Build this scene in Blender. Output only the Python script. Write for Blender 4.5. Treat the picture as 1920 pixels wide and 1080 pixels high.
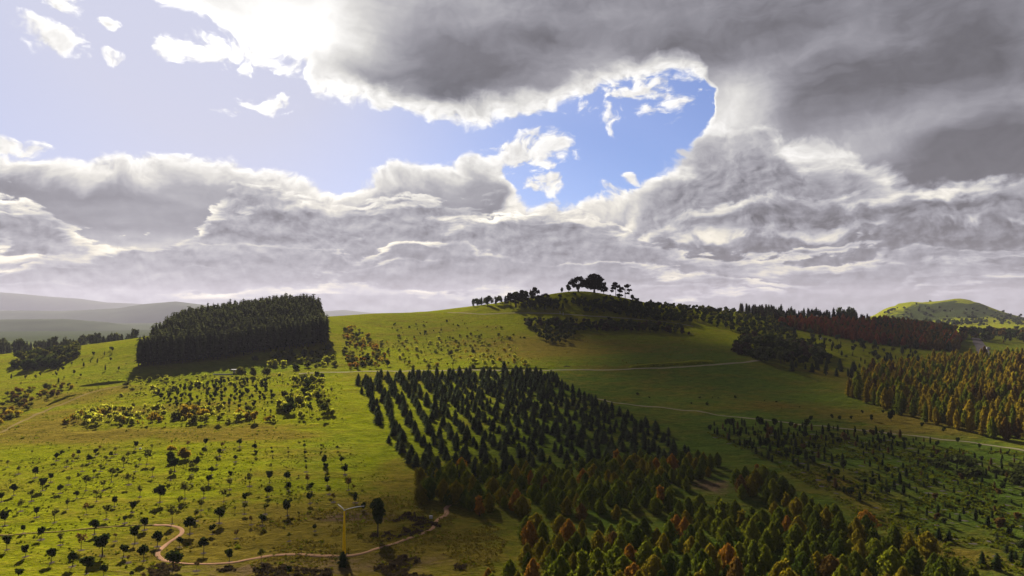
import bpy, math, random
import numpy as np

random.seed(7)
rng = np.random.default_rng(11)
for o in list(bpy.data.objects):
    bpy.data.objects.remove(o)
SC = bpy.context.scene
COL = SC.collection
R = math.radians

# ------------------------------------------------------------------ camera
FPX, HOR, CZ = 1371.0, 590.0, 70.0          # focal length (photo px), horizon row, eye height
PITCH = math.atan((HOR - 540.0) / FPX)
cam_d = bpy.data.cameras.new('camera')
cam_d.sensor_width = 36.0
cam_d.lens = FPX / 1920.0 * 36.0
cam_d.clip_start = 0.5
cam_d.clip_end = 60000.0
cam = bpy.data.objects.new('camera', cam_d)
COL.objects.link(cam)
cam.location = (0, 0, CZ)
cam.rotation_euler = (math.pi / 2 + PITCH, 0, 0)
SC.camera = cam

CP, SP = math.cos(PITCH), math.sin(PITCH)
def ray(u, v):
    a, b = (u - 960.0), (540.0 - v)
    return np.array([a, FPX * CP - b * SP, FPX * SP + b * CP])
def px(u, v, D):
    r = ray(u, v)
    return r / r[1] * D + np.array([0, 0, CZ])
def project(X, Y, Z):
    zc = Z - CZ
    f = Y * CP + zc * SP
    up = -Y * SP + zc * CP
    return 960 + FPX * X / f, 540 - FPX * up / f
def azel(u, v):
    r = ray(u, v); r = r / np.linalg.norm(r)
    return math.degrees(math.atan2(r[0], r[1])), math.degrees(math.asin(r[2]))

# ------------------------------------------------------------------ sun, exposure
SUN_AZ, SUN_EL = math.atan((470 - 960) / FPX), R(26.5)
SDIR = np.array([math.sin(SUN_AZ) * math.cos(SUN_EL), math.cos(SUN_AZ) * math.cos(SUN_EL), math.sin(SUN_EL)])
sun_d = bpy.data.lights.new('sun', 'SUN')
sun_d.energy = 5.0
sun_d.angle = R(0.53)
sun_d.color = (1.0, 0.90, 0.74)
sun = bpy.data.objects.new('sun', sun_d)
COL.objects.link(sun)
from mathutils import Vector
sun.rotation_euler = Vector(SDIR.tolist()).to_track_quat('Z', 'Y').to_euler()
sun.location = (0, 0, 400)

SC.view_settings.view_transform = 'Standard'
SC.view_settings.look = 'None'
SC.view_settings.exposure = 2.0
SC.view_settings.gamma = 1.0
SC.view_settings.use_curve_mapping = False
SC.render.engine = 'CYCLES'
SC.cycles.use_denoising = True
SC.cycles.max_bounces = 5
SC.cycles.diffuse_bounces = 2
SC.cycles.glossy_bounces = 1
SC.cycles.transmission_bounces = 3
SC.cycles.transparent_max_bounces = 12
SC.cycles.volume_bounces = 0

# ------------------------------------------------------------------ node expression helper
class E:
    """a socket (or number) that builds Math nodes when used in arithmetic"""
    def __init__(s, nt, sock): s.nt, s.s = nt, sock
    def _op(s, op, *args):
        n = s.nt.nodes.new('ShaderNodeMath'); n.operation = op
        for i, a in enumerate(args):
            if isinstance(a, E): s.nt.links.new(a.s, n.inputs[i])
            else: n.inputs[i].default_value = float(a)
        return E(s.nt, n.outputs[0])
    def __add__(s, o): return s._op('ADD', s, o)
    __radd__ = __add__
    def __sub__(s, o): return s._op('SUBTRACT', s, o)
    def __rsub__(s, o): return s._op('SUBTRACT', o, s)
    def __mul__(s, o): return s._op('MULTIPLY', s, o)
    __rmul__ = __mul__
    def __truediv__(s, o): return s._op('DIVIDE', s, o)
    def max(s, o): return s._op('MAXIMUM', s, o)
    def min(s, o): return s._op('MINIMUM', s, o)
    def smax(s, o, k): return s._op('SMOOTH_MAX', s, o, k)
    def pow(s, p): return s._op('POWER', s, p)
    def exp(s): return s._op('EXPONENT', s)
    def clamp(s): return s.max(0.0).min(1.0)
    def step(s, a, b):          # smoothstep
        n = s.nt.nodes.new('ShaderNodeMapRange'); n.interpolation_type = 'SMOOTHSTEP'
        s.nt.links.new(s.s, n.inputs['Value'])
        n.inputs['From Min'].default_value = a; n.inputs['From Max'].default_value = b
        return E(s.nt, n.outputs['Result'])
def xyz(nt, x, y, z=0.0):
    n = nt.nodes.new('ShaderNodeCombineXYZ')
    for i, a in enumerate((x, y, z)):
        if isinstance(a, E): nt.links.new(a.s, n.inputs[i])
        else: n.inputs[i].default_value = a
    return n.outputs[0]
def noise(nt, vec, scale=1.0, detail=4.0, rough=0.55, dist=0.0):
    n = nt.nodes.new('ShaderNodeTexNoise'); n.noise_dimensions = '3D'
    nt.links.new(vec, n.inputs['Vector'])
    n.inputs['Scale'].default_value = scale; n.inputs['Detail'].default_value = detail
    n.inputs['Roughness'].default_value = rough; n.inputs['Distortion'].default_value = dist
    return E(nt, n.outputs[0])
def puffs(nt, vec, scale, detail=3.0, rough=0.5):
    n = nt.nodes.new('ShaderNodeTexVoronoi'); n.voronoi_dimensions = '2D'; n.feature = 'F1'
    n.normalize = True
    nt.links.new(vec, n.inputs['Vector'])
    n.inputs['Scale'].default_value = scale; n.inputs['Detail'].default_value = detail
    n.inputs['Roughness'].default_value = rough
    return 1.0 - E(nt, n.outputs['Distance'])
def curve1d(nt, x, pts, lo, hi, ylo, yhi):
    """piecewise curve y(x) through pts"""
    x01 = (x - lo) / (hi - lo)
    n = nt.nodes.new('ShaderNodeFloatCurve')
    c = n.mapping.curves[0]
    P = sorted(((a - lo) / (hi - lo), (b - ylo) / (yhi - ylo)) for a, b in pts)
    while len(c.points) < len(P): c.points.new(0.5, 0.5)
    for p, (a, b) in zip(c.points, P):
        p.location = (a, b); p.handle_type = 'AUTO_CLAMPED'
    n.mapping.update()
    n.inputs['Factor'].default_value = 1.0
    nt.links.new(x01.s, n.inputs['Value'])
    return E(nt, n.outputs[0]) * (yhi - ylo) + ylo
def rgbmix(nt, fac, a, b, mode='MIX'):
    n = nt.nodes.new('ShaderNodeMix'); n.data_type = 'RGBA'; n.blend_type = mode
    if isinstance(fac, E): nt.links.new(fac.s, n.inputs[0])
    else: n.inputs[0].default_value = fac
    for sock, v in ((n.inputs[6], a), (n.inputs[7], b)):
        if isinstance(v, (tuple, list)): sock.default_value = (*v, 1.0)
        else: nt.links.new(v, sock)
    return n.outputs[2]

# ------------------------------------------------------------------ world: clear sky with a broken cloud deck
W = bpy.data.worlds.new('World'); SC.world = W; W.use_nodes = True
nt = W.node_tree; nt.nodes.clear()
SKY_STRENGTH = 0.05
LUM = 0.25                          # cloud brightness; the exposure above undoes it
W.cycles.sampling_method = 'NONE'
out = nt.nodes.new('ShaderNodeOutputWorld'); bg = nt.nodes.new('ShaderNodeBackground')
bg.inputs['Strength'].default_value = SKY_STRENGTH
nt.links.new(bg.outputs[0], out.inputs['Surface'])
sky = nt.nodes.new('ShaderNodeTexSky'); sky.sky_type = 'NISHITA'; sky.sun_disc = False
sky.sun_elevation = SUN_EL; sky.sun_rotation = SUN_AZ
sky.air_density = 1.0; sky.dust_density = 0.6; sky.ozone_density = 3.0; sky.altitude = 600
tc = nt.nodes.new('ShaderNodeTexCoord'); sp = nt.nodes.new('ShaderNodeSeparateXYZ')
nt.links.new(tc.outputs['Generated'], sp.inputs[0])
dx, dy, dz = (E(nt, sp.outputs[i]) for i in range(3))
AZ = dx._op('ARCTAN2', dx, dy) * 57.29578
EL = dz.max(-1).min(1)._op('ARCSINE', dz) * 57.29578

# noise-warped direction, so that no edge follows its guide line
wv = xyz(nt, AZ * 0.16, EL * 0.22)
n1 = noise(nt, wv, 1.0, 4.0, 0.5)
n2 = noise(nt, xyz(nt, AZ * 0.16 + 31.7, EL * 0.22 + 4.2), 1.0, 4.0, 0.5)
wide = EL.step(1.0, 12.0) * 0.75 + 0.25
az = AZ + (n1 - 0.5) * 5.0 * wide
el = EL + (n2 - 0.5) * 3.6 * wide
pv = xyz(nt, az, el * 1.25)
bil = puffs(nt, pv, 0.42, 3.0, 0.6)                    # cauliflower relief
fine = noise(nt, xyz(nt, az * 0.55, el * 0.80, 3.0), 1.0, 7.0, 0.60)
soft = noise(nt, xyz(nt, az * 0.10, el * 0.17, 9.0), 1.0, 4.0, 0.5)
# the same relief a little further towards the sun, for the sunlit side of each billow
SAZ, SEL = math.degrees(SUN_AZ), math.degrees(SUN_EL)
ux, uy = SAZ - AZ, SEL - EL
ul = (ux * ux + uy * uy + 4.0).pow(0.5)
ox, oy = ux / ul * 0.42, uy / ul * 0.42
bil2 = puffs(nt, xyz(nt, az + ox, (el + oy) * 1.25), 0.42, 3.0, 0.6)
fine2 = noise(nt, xyz(nt, (az + ox) * 0.55, (el + oy) * 0.80, 3.0), 1.0, 6.0, 0.6)
b1 = noise(nt, xyz(nt, az * 0.085, el * 0.46, 5.0), 1.0, 5.0, 0.55)
relief = (bil - bil2) * 1.4 + (fine - fine2) * 1.6

def gauss(u, v, ru, rv, A=None, Bv=None):
    a0, e0 = azel(u, v); a1, _ = azel(u + ru, v); _, e1 = azel(u, v - rv)
    p = ((A if A is not None else az) - a0) / (a1 - a0); q = ((Bv if Bv is not None else el) - e0) / (e1 - e0)
    return (p * p + q * q) * -1.0

def edge(pts):
    return [azel(u, v) for u, v in pts]
UP = [(-900, -150), (-300, -120), (0, -110), (200, -60), (300, 0), (380, 40), (470, 85), (560, 120), (590, 180), (650, 196), (720, 205), (800, 222),
      (870, 232), (930, 222), (1000, 212), (1060, 192), (1110, 170), (1160, 148), (1220, 138), (1280, 134), (1308, 150), (1328, 300), (1380, 420), (1500, 470), (2400, 480)]
LO = [(-900, 300), (-200, 290), (0, 280), (70, 284), (110, 300), (200, 308), (290, 300), (350, 288), (420, 298), (480, 318), (540, 328), (600, 352), (640, 356),
      (680, 342), (740, 318), (800, 318), (850, 312), (895, 292), (930, 300), (965, 372), (1005, 388), (1060, 388), (1110, 384), (1150, 368), (1185, 360), (1215, 330),
      (1262, 300), (1296, 272), (1318, 235), (1345, 130), (1420, 60), (2400, -100)]
eU = curve1d(nt, az, edge(UP), -60, 60, -5, 35)
eL = curve1d(nt, az, edge(LO), -60, 60, -5, 35)
T = (el - eU).max(eL - el)
for (u, v, ru, rv, s) in [(985, 284, 78, 34, 1.1), (1018, 350, 34, 17, 0.7), (505, 193, 42, 16, 0.7), (435, 210, 26, 10, 0.6), (105, 75, 62, 22, 0.7), (112, 12, 36, 24, 0.8),
                          (365, 95, 64, 26, 0.9), (212, 104, 20, 9, 0.55), (205, 42, 14, 9, 0.5), (1192, 336, 13, 9, 0.6), (1190, 170, 34, 18, 0.05),
                          (25, 268, 60, 16, 0.8), (1160, 378, 42, 20, 0.7), (545, 128, 40, 14, 0.6), (470, 85, 60, 40, .8)]:
    T = T.max((0.55 * s * (1.0 + gauss(u, v, ru * 0.95, rv * 0.95))).max(-3.0) + (fine - 0.52) * 1.6)
# gaps of blue low in the bank
for (u, v, ru, rv, s) in [(1650, 536, 120, 13, 1.5), (1450, 528, 60, 8, .8)]:
    T = T - (gauss(u, v, ru, rv, AZ, EL + (fine - .5) * 1.0).exp() * (s * 6.0))
# away from the frame: broken deck everywhere
back = (AZ._op('ABSOLUTE', AZ)).step(48, 75)
T = T * (1.0 - back) + (soft + 0.2) * 8.0 * back
Te = T + (bil - 0.62) * 1.5 + (fine - 0.5) * 1.9
alpha = Te.step(-0.2, 0.5)

# grey value of the cloud where it is thick, by what hangs over that part of the valley
G = 0.30 + (soft - 0.5) * 0.55 + (b1 - 0.5) * 0.30
for (u, v, ru, rv, s) in [(800, 125, 150, 85, -.22), (1150, 70, 300, 70, -.10), (1560, 170, 150, 80, -.18), (1760, 60, 280, 120, -.17), (1860, 280, 200, 70, -.17), (1700, 235, 160, 30, .10), (1850, 180, 120, 24, .06),
                          (1650, 350, 330, 40, -.13), (1480, 440, 330, 40, -.12), (1250, 500, 260, 40, -.12), (1900, 430, 300, 60, -.10), (1750, 500, 260, 40, -.08), (1650, 395, 260, 18, .10),
                          (1360, 215, 80, 75, .50), (1265, 335, 80, 60, .50), (1500, 285, 95, 22, .30), (1420, 165, 70, 40, .15), (620, 175, 45, 40, .35), (880, 215, 120, 22, .15),
                          (560, 70, 160, 60, .55), (300, 405, 330, 60, -.04), (1330, 400, 120, 26, .12), (980, 300, 90, 40, .25)]:
    G = G + gauss(u, v, ru, rv).exp() * s
over = back.max(EL.step(25.0, 36.0))          # unseen sky overhead and behind, greyed like the upper right to cut ambient light
G = G.max(0.125) * (1.0 - over) + (0.105 + soft * 0.06) * over
thick = (Te + (bil - 0.6) * 1.2).step(0.2, 2.6)
val = 0.90 * (1.0 - thick) + G * thick
val = val * (1.0 + relief * 0.85 * (1.0 - thick * 0.78)) + (fine - 0.5) * 0.18 * (1.0 - thick * 0.75)
# low bank seen edge-on: long flat bars with lit tops
b2 = noise(nt, xyz(nt, az * 0.085, (el + 0.5) * 0.46, 5.0), 1.0, 5.0, 0.55)
low = 1.0 - EL.step(3.6, 6.6)
bars = (b1 - 0.47 + (bil - 0.6) * 0.18).step(-0.06, 0.07)
bv = 0.62 - bars * 0.30 + (b1 - b2) * 1.0 + relief * 0.25
bv = bv.max(0.20)
val = val * (1.0 - low) + bv * low
eastd = AZ.step(-4.0, 26.0)                              # the right-hand bank hangs darker
val = val * (1.0 - eastd * low * 0.30 * bars)
# nearer rows of the bank, one in front of the other: lit tops over grey bases
ROWS = [([(-900, 720), (940, 720), (1060, 600), (1130, 480), (1180, 392), (1235, 310), (1290, 270), (1340, 244), (1400, 240), (1470, 256), (1540, 268), (1600, 285), (1680, 335), (1800, 430), (2400, 640)], 0.42, 2.8, 0.75, 0.30),
        ([(-900, 720), (900, 720), (1060, 560), (1180, 450), (1300, 394), (1420, 374), (1560, 362), (1700, 348), (1850, 330), (2400, 320)], 0.30, 1.9, 0.62, 0.12),
        ([(-900, 720), (860, 720), (1000, 560), (1110, 474), (1250, 430), (1400, 420), (1550, 426), (1700, 402), (1920, 386), (2400, 380)], 0.28, 1.5, 0.55, 0.02),
        ([(-900, 400), (-300, 380), (0, 362), (70, 372), (130, 425), (250, 452), (340, 440), (400, 385), (450, 364), (540, 360), (620, 374), (700, 388), (800, 374), (880, 394), (960, 386),
          (1060, 396), (1120, 412), (1200, 440), (1300, 470), (1500, 480), (2200, 440)], 0.31, 1.9, 1.0, 0.0),
        ([(-900, 455), (-300, 455), (0, 462), (100, 470), (200, 458), (300, 450), (420, 456), (520, 448), (600, 462), (680, 482), (760, 448), (830, 440), (900, 470), (980, 488), (1060, 500),
          (1150, 497), (1300, 512), (1500, 528), (1640, 560), (1720, 505), (1920, 485), (2400, 480)], 0.28, 1.15, 0.8, 0.0),
        ([(-900, 505), (0, 505), (100, 490), (250, 507), (400, 497), (560, 503), (660, 508), (800, 490), (900, 502), (1000, 513), (1100, 530), (1300, 536), (1500, 550), (1640, 562),
          (1750, 530), (1920, 505), (2400, 500)], 0.27, 0.8, 0.62, 0.0),
        ([(-900, 540), (0, 540), (200, 532), (400, 544), (600, 530), (800, 545), (1000, 538), (1200, 552), (1400, 548), (1600, 566), (1800, 548), (2400, 545)], 0.28, 0.7, 0.45, 0.0)]
fr = noise(nt, xyz(nt, az * 0.26, el * 0.95, 12.0), 1.0, 7.0, 0.6)
gapn = noise(nt, xyz(nt, az * 0.15, el * 0.62, 21.0), 1.0, 4.0, 0.55).step(0.42, 0.60)
ruf = (bil - 0.62) * 1.2 + (fr - 0.5) * 4.2 + (b1 - 0.5) * 4.5
ruf2 = (bil - 0.62) * 2.6 + (fine - 0.5) * 2.2 + (soft - 0.5) * 2.6
for pts, gr, dep, amp, more in ROWS:
    big = more > 0.0
    t = curve1d(nt, az, edge(pts), -60, 60, -5, 35) - el + (ruf2 if big else ruf) * amp
    a = t.step(-0.25, 0.85) if big else t.step(-0.10, 0.32 * amp + 0.04)
    lit = (0.48 + more + gapn * (0.66 - more) - eastd * 0.10) * (1.0 - back * 0.45)
    d = (t + (bil - 0.62) * 2.2 + (soft - 0.45) * 3.0).step(0.15, dep) if big else (t + (b1 - 0.5) * 3.0 + (soft - 0.45) * 2.0).step(0.0, dep * 0.8)
    b = lit * (1.0 - d) + (gr - eastd * 0.14 + (soft - 0.5) * 0.25) * d + relief * 0.34 + (fr - 0.5) * 0.30
    val = val * (1.0 - a) + b * a
val = val.max(0.09)

sung = (ux * ux + uy * uy * 1.25)
glow = (sung * (-1.0 / 130.0)).exp()
glow2 = (sung * (-1.0 / 620.0)).exp()
val = val * (1.0 + glow2 * 0.16) + glow * 0.42

warm = (1.0 - EL.step(2.0, 13.0)) * (val.step(0.42, 0.85)) 
ccol = rgbmix(nt, val.step(0.16, 0.75), (0.93, 0.92, 1.06), (1.0, 0.985, 0.955))
ccol = rgbmix(nt, warm * 0.9, ccol, (1.02, 0.93, 0.72))
vm = nt.nodes.new('ShaderNodeVectorMath'); vm.operation = 'SCALE'
nt.links.new(ccol, vm.inputs[0]); nt.links.new((val * (LUM / SKY_STRENGTH)).s, vm.inputs['Scale'])

# clear sky: Nishita, whitened by the veil round the sun
veil = (glow2 * 0.60 + glow * 0.35 + (1.0 - AZ.step(-24.0, 6.0)) * 0.55).clamp()
K = LUM / SKY_STRENGTH
clear = rgbmix(nt, veil, rgbmix(nt, 1.0, sky.outputs[0], (0.30, 0.34, 0.49), 'MULTIPLY'), (0.62 * K, 0.64 * K, 0.80 * K))
mixc = rgbmix(nt, alpha, clear, vm.outputs[0])
# thick air at the horizon
hz = 1.0 - EL.step(0.0, 6.0)
mixc = rgbmix(nt, hz * 0.42, mixc, (0.20 * K, 0.20 * K, 0.235 * K))
nt.links.new(mixc, bg.inputs['Color'])

# ------------------------------------------------------------------ the lie of the land
CTRL = [
 (0,1080,168),(320,1080,166),(640,1080,165),(960,1080,162),(1280,1080,168),(1600,1080,172),(1920,1080,175),
 (0,1000,202),(640,1000,197),(1280,1000,196),(1920,1000,207),
 (0,920,250),(400,920,243),(700,920,238),(1000,915,238),(1400,915,240),(1920,920,247),
 (0,840,315),(400,840,305),(760,860,280),(1010,865,275),(1310,850,290),(1600,850,285),(1920,845,300),
 (0,780,400),(300,790,360),(600,790,350),(640,750,400),(300,740,440),(100,760,425),
 (250,705,520),(640,700,520),(500,715,485),(0,720,520),(120,690,600),(0,675,680),(240,645,640),(140,655,690),
 (0,668,850),(150,652,850),
 (252,690,545),(618,643,640),(430,668,590),(340,624,690),(440,609,720),(540,594,740),(600,596,760),
 (640,690,545),(700,645,670),(700,610,780),(700,588,870),(850,585,880),(850,620,750),(850,660,630),(850,697,525),
 (940,588,850),(905,577,880),(1000,590,830),(1000,640,690),(1000,697,525),
 (1110,549,900),(1050,553,895),(1000,567,890),(960,578,880),(1170,560,905),(1230,572,930),(1300,578,1000),(1390,584,1100),
 (1110,590,825),(1110,625,745),(1110,660,640),(1110,694,530),(1250,600,830),(1250,630,740),(1250,690,535),
 (1400,676,560),(1350,630,760),(1400,640,745),(1400,610,880),(1480,600,1000),
 (1500,660,660),(1560,640,780),(1600,620,930),(1560,605,1000),(1600,600,1080),(1700,640,850),(1800,655,800),(1900,650,850),
 (1640,700,590),(1500,720,500),(1280,768,395),(1150,730,460),(1600,800,345),(1750,790,365),(1900,800,350),(1900,720,480),
 (1750,700,550),(1900,680,620),(960,800,340),(960,750,420),(1100,780,370),
 (1700,614,1500),(1900,614,1500),(1800,625,1150),(1920,634,1000),
]
WPTS = [(-100,1150,52),(100,1150,60),(-250,1200,30),(-700,1200,8),(-380,950,22),(300,1350,62),(500,1500,48),(0,1500,30),(-300,1600,5),
        (-700,300,2),(700,300,16),(-900,700,8),(950,700,30),(-700,-300,0),(700,-300,4),(0,0,7),(0,-300,2),(-250,60,7),(250,60,9),
        (-1500,2600,-20),(0,2600,0),(1200,1700,46),(1800,2600,20),(-1800,1200,-14),(1900,1200,20),(700,2600,24)]
CP3 = np.array([px(*c) for c in CTRL] + [list(map(float, w)) for w in WPTS])
SCL = 400.0
def tps_k(r2):
    return 0.5 * r2 * np.log(np.maximum(r2, 1e-12))
_q = CP3[:, :2] / SCL
_n = len(_q)
_K = tps_k(((_q[:, None] - _q[None]) ** 2).sum(-1)) + np.eye(_n) * 4e-4
_P = np.c_[np.ones(_n), _q]
_A = np.zeros((_n + 3, _n + 3)); _A[:_n, :_n] = _K; _A[:_n, _n:] = _P; _A[_n:, :_n] = _P.T
_w = np.linalg.solve(_A, np.r_[CP3[:, 2], 0, 0, 0])
def sstep(x, a, b):
    t = np.clip((x - a) / (b - a), 0, 1); return t * t * (3 - 2 * t)
# value noise on a lattice, for numpy use
_lat = rng.random((256, 256))
def vnoise(X, Y):
    xi = np.floor(X).astype(int); yi = np.floor(Y).astype(int)
    fx = X - xi; fy = Y - yi; fx = fx * fx * (3 - 2 * fx); fy = fy * fy * (3 - 2 * fy)
    g = lambda a, b: _lat[a & 255, b & 255]
    return (g(xi, yi) * (1 - fx) + g(xi + 1, yi) * fx) * (1 - fy) + (g(xi, yi + 1) * (1 - fx) + g(xi + 1, yi + 1) * fx) * fy
def fbm(X, Y, o=4):
    s = 0; a = 0.5; t = 0
    for k in range(o):
        s = s + a * vnoise(X * 2 ** k + 17.3 * k, Y * 2 ** k + 5.1 * k); t += a; a *= 0.5
    return s / t
# hills out on the right, lower hump behind
HILL = px(1738, 560, 2200)
def far_hills(X, Y):
    n = fbm(X / 110, Y / 150, 5) - 0.5
    a = 96 * np.exp(-(((X - HILL[0]) / np.where(X < HILL[0], 175, 230)) ** 2) - ((Y - 2200) / 260) ** 2)
    h2 = px(1900, 588, 2300)
    b = 40 * np.exp(-(((X - h2[0]) / 300) ** 2) - ((Y - 2350) / 260) ** 2)
    c = 20 * np.exp(-(((X - (HILL[0] - 190)) / 160) ** 2) - ((Y - 2150) / 260) ** 2)
    return (a + b + c) * (1 + 0.7 * n)
def height_raw(X, Y):
    sh = X.shape; P = np.c_[X.ravel(), Y.ravel()]
    Q = np.clip(P, [-1900, -320], [1900, 2600]) / SCL
    Z = np.empty(len(Q))
    for i in range(0, len(Q), 20000):
        q = Q[i:i + 20000]
        Z[i:i + 20000] = tps_k(((q[:, None] - _q[None]) ** 2).sum(-1)) @ _w[:_n] + _w[_n] + q @ _w[_n + 1:]
    Z = Z.reshape(sh)
    far = np.maximum(sstep(Y, 1700, 2700), sstep(np.abs(X), 1100, 1900))
    plain = -18 + 30 * (fbm(X / 1500 + 3, Y / 1500, 3) - 0.5)
    Z = Z * (1 - far) + plain * far
    Z = Z + far_hills(X, Y)
    return Z + (fbm(X / 38, Y / 38, 3) - 0.5) * 1.5 + (fbm(X / 10, Y / 6.5, 3) - 0.5) * 1.15 * sstep(900 - np.abs(Y), 0, 500) + (vnoise(X / 3.4 + 40, Y / 2.9) - 0.5) * 0.34 * sstep(480 - np.abs(Y), 0, 200)
def spaced(lim, fine, start, growth):
    out = [0.0]; d = fine
    while out[-1] < lim:
        if out[-1] > start: d *= growth
        out.append(out[-1] + d)
    return np.array(out)
_xs = spaced(16000, 2.1, 300, 1.045)
XS = np.r_[-_xs[:0:-1], _xs]
_ys = spaced(16000, 2.1, 420, 1.012)
YS = np.r_[-np.array([2400, 1200, 600, 300, 150, 75, 35]), _ys]
GX, GY = np.meshgrid(XS, YS)
GZ = height_raw(GX, GY)
def height(X, Y):
    X = np.asarray(X, float); Y = np.asarray(Y, float)
    i = np.clip(np.searchsorted(XS, X) - 1, 0, len(XS) - 2); j = np.clip(np.searchsorted(YS, Y) - 1, 0, len(YS) - 2)
    fx = (X - XS[i]) / (XS[i + 1] - XS[i]); fy = (Y - YS[j]) / (YS[j + 1] - YS[j])
    return (GZ[j, i] * (1 - fx) + GZ[j, i + 1] * fx) * (1 - fy) + (GZ[j + 1, i] * (1 - fx) + GZ[j + 1, i + 1] * fx) * fy
_D = np.geomspace(90, 6000, 700)
def ground(u, v, near=90.0):
    """where the line of sight through a photo pixel first meets the ground"""
    r = ray(u, v); r = r / r[1]
    D = _D[_D >= near]
    z = CZ + r[2] * D - height(r[0] * D, D)
    k = np.argmax(z < 0)
    if not (z < 0).any(): k = int(np.argmin(z[:520] if len(z) > 520 else z))
    lo, hi = D[max(k - 1, 0)], D[k]
    for _ in range(18):
        m = 0.5 * (lo + hi)
        if CZ + r[2] * m - float(height(r[0] * m, m)) < 0: hi = m
        else: lo = m
    return np.array([r[0] * hi, hi])
def polyg(pts):
    return np.array([ground(u, v) for u, v in pts])
def inside(P, X, Y):
    X = np.asarray(X); r = np.zeros(X.shape, bool); n = len(P)
    for i in range(n):
        x0, y0 = P[i]; x1, y1 = P[i - 1]
        c = (y0 > Y) != (y1 > Y)
        with np.errstate(divide='ignore', invalid='ignore'):
            r ^= c & (X < (x1 - x0) * (Y - y0) / (y1 - y0) + x0)
    return r
def tag(o, label=None, cat=None, group=None, kind=None):
    if label: o['label'] = label
    if cat: o['category'] = cat
    if group: o['group'] = group
    if kind: o['kind'] = kind
    return o
def mesh_obj(name, V, F, mats, midx=None, parent=None, smooth=False):
    me = bpy.data.meshes.new(name)
    V = np.asarray(V, np.float32); F = np.asarray(F, np.int32)
    me.vertices.add(len(V)); me.vertices.foreach_set('co', V.ravel())
    k = F.shape[1]
    me.loops.add(F.size); me.loops.foreach_set('vertex_index', F.ravel())
    me.polygons.add(len(F)); me.polygons.foreach_set('loop_start', np.arange(0, F.size, k, dtype=np.int32))
    if midx is not None: me.polygons.foreach_set('material_index', np.asarray(midx, np.int32))
    if smooth: me.polygons.foreach_set('use_smooth', np.ones(len(F), bool))
    for m in (mats if isinstance(mats, (list, tuple)) else [mats]): me.materials.append(m)
    me.update(calc_edges=True)
    o = bpy.data.objects.new(name, me); COL.objects.link(o)
    if parent is not None: o.parent = parent
    return o
def vattr(o, name, data, typ='FLOAT'):
    a = o.data.attributes.new(name, typ, 'POINT')
    a.data.foreach_set('value', np.asarray(data, np.float32).ravel())

# ------------------------------------------------------------------ materials
def mat(name):
    m = bpy.data.materials.new(name); m.use_nodes = True
    m.node_tree.nodes.clear()
    return m, m.node_tree
def finish(nt, shader):
    o = nt.nodes.new('ShaderNodeOutputMaterial'); nt.links.new(shader, o.inputs['Surface'])
def plain(name, col, rough=0.8, var=0.25, scale=0.6):
    m, nt = mat(name)
    b = nt.nodes.new('ShaderNodeBsdfPrincipled')
    t = nt.nodes.new('ShaderNodeTexCoord')
    f = noise(nt, t.outputs['Object'], scale, 4, 0.6)
    c = rgbmix(nt, f, tuple(x * (1 - var) for x in col), tuple(min(1, x * (1 + var)) for x in col))
    nt.links.new(c, b.inputs['Base Color']); b.inputs['Roughness'].default_value = rough
    b.inputs['Specular IOR Level'].default_value = 0.3 if rough < .6 else 0.0
    finish(nt, b.outputs[0]); return m
def leaf(name, a, b, transl=0.35, scale=0.5):
    """leaf clumps: colour drifts between a and b from clump to clump and from tree to tree; some light passes through"""
    m, nt = mat(name)
    g = nt.nodes.new('ShaderNodeNewGeometry'); oi = nt.nodes.new('ShaderNodeObjectInfo')
    f = noise(nt, g.outputs['Position'], scale, 3, 0.65)
    rn = E(nt, oi.outputs['Random'])
    isl = E(nt, g.outputs['Random Per Island'])
    k = ((f - 0.5) * 1.1 + (rn - 0.5) * 0.7 + (isl - 0.5) * 0.7 + 0.5).clamp()
    c = rgbmix(nt, k, a, b)
    d = nt.nodes.new('ShaderNodeBsdfDiffuse'); t = nt.nodes.new('ShaderNodeBsdfTranslucent'); mx = nt.nodes.new('ShaderNodeMixShader')
    nt.links.new(c, d.inputs['Color'])
    tcol = rgbmix(nt, 1.0, c, (1.25, 1.2, 0.7), 'MULTIPLY')
    nt.links.new(tcol, t.inputs['Color'])
    mx.inputs[0].default_value = transl
    nt.links.new(d.outputs[0], mx.inputs[1]); nt.links.new(t.outputs[0], mx.inputs[2])
    finish(nt, mx.outputs[0]); return m

# ground sheet: grass, painted cool shade, dry grass, bare earth, scrub by vertex weights and several sizes of noise
m_ground, nt = mat('grass_ground')
g = nt.nodes.new('ShaderNodeNewGeometry'); pos = g.outputs['Position']
def attr(nt, n):
    a = nt.nodes.new('ShaderNodeAttribute'); a.attribute_name = n; return E(nt, a.outputs['Fac'])
dry, cool_shade, earth, wood = attr(nt, 'dry'), attr(nt, 'cool_shade'), attr(nt, 'earth'), attr(nt, 'wood')
mp = nt.nodes.new('ShaderNodeMapping'); mp.inputs['Scale'].default_value = (1.0, 1.7, 1.0); mp.inputs['Rotation'].default_value = (0, 0, 0.25)
nt.links.new(pos, mp.inputs['Vector'])
na = noise(nt, mp.outputs[0], 0.028, 6, 0.62, 0.6)
nb = noise(nt, mp.outputs[0], 0.16, 6, 0.66, 0.4)
nc = noise(nt, mp.outputs[0], 0.75, 4, 0.7)
nd = noise(nt, mp.outputs[0], 0.009, 4, 0.55)
mp2 = nt.nodes.new('ShaderNodeMapping'); mp2.inputs['Scale'].default_value = (0.42, 1.0, 1.0); mp2.inputs['Rotation'].default_value = (0, 0, -0.12)
nt.links.new(pos, mp2.inputs['Vector'])
ne = noise(nt, mp2.outputs[0], 0.42, 5, 0.68, 0.5)
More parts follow.
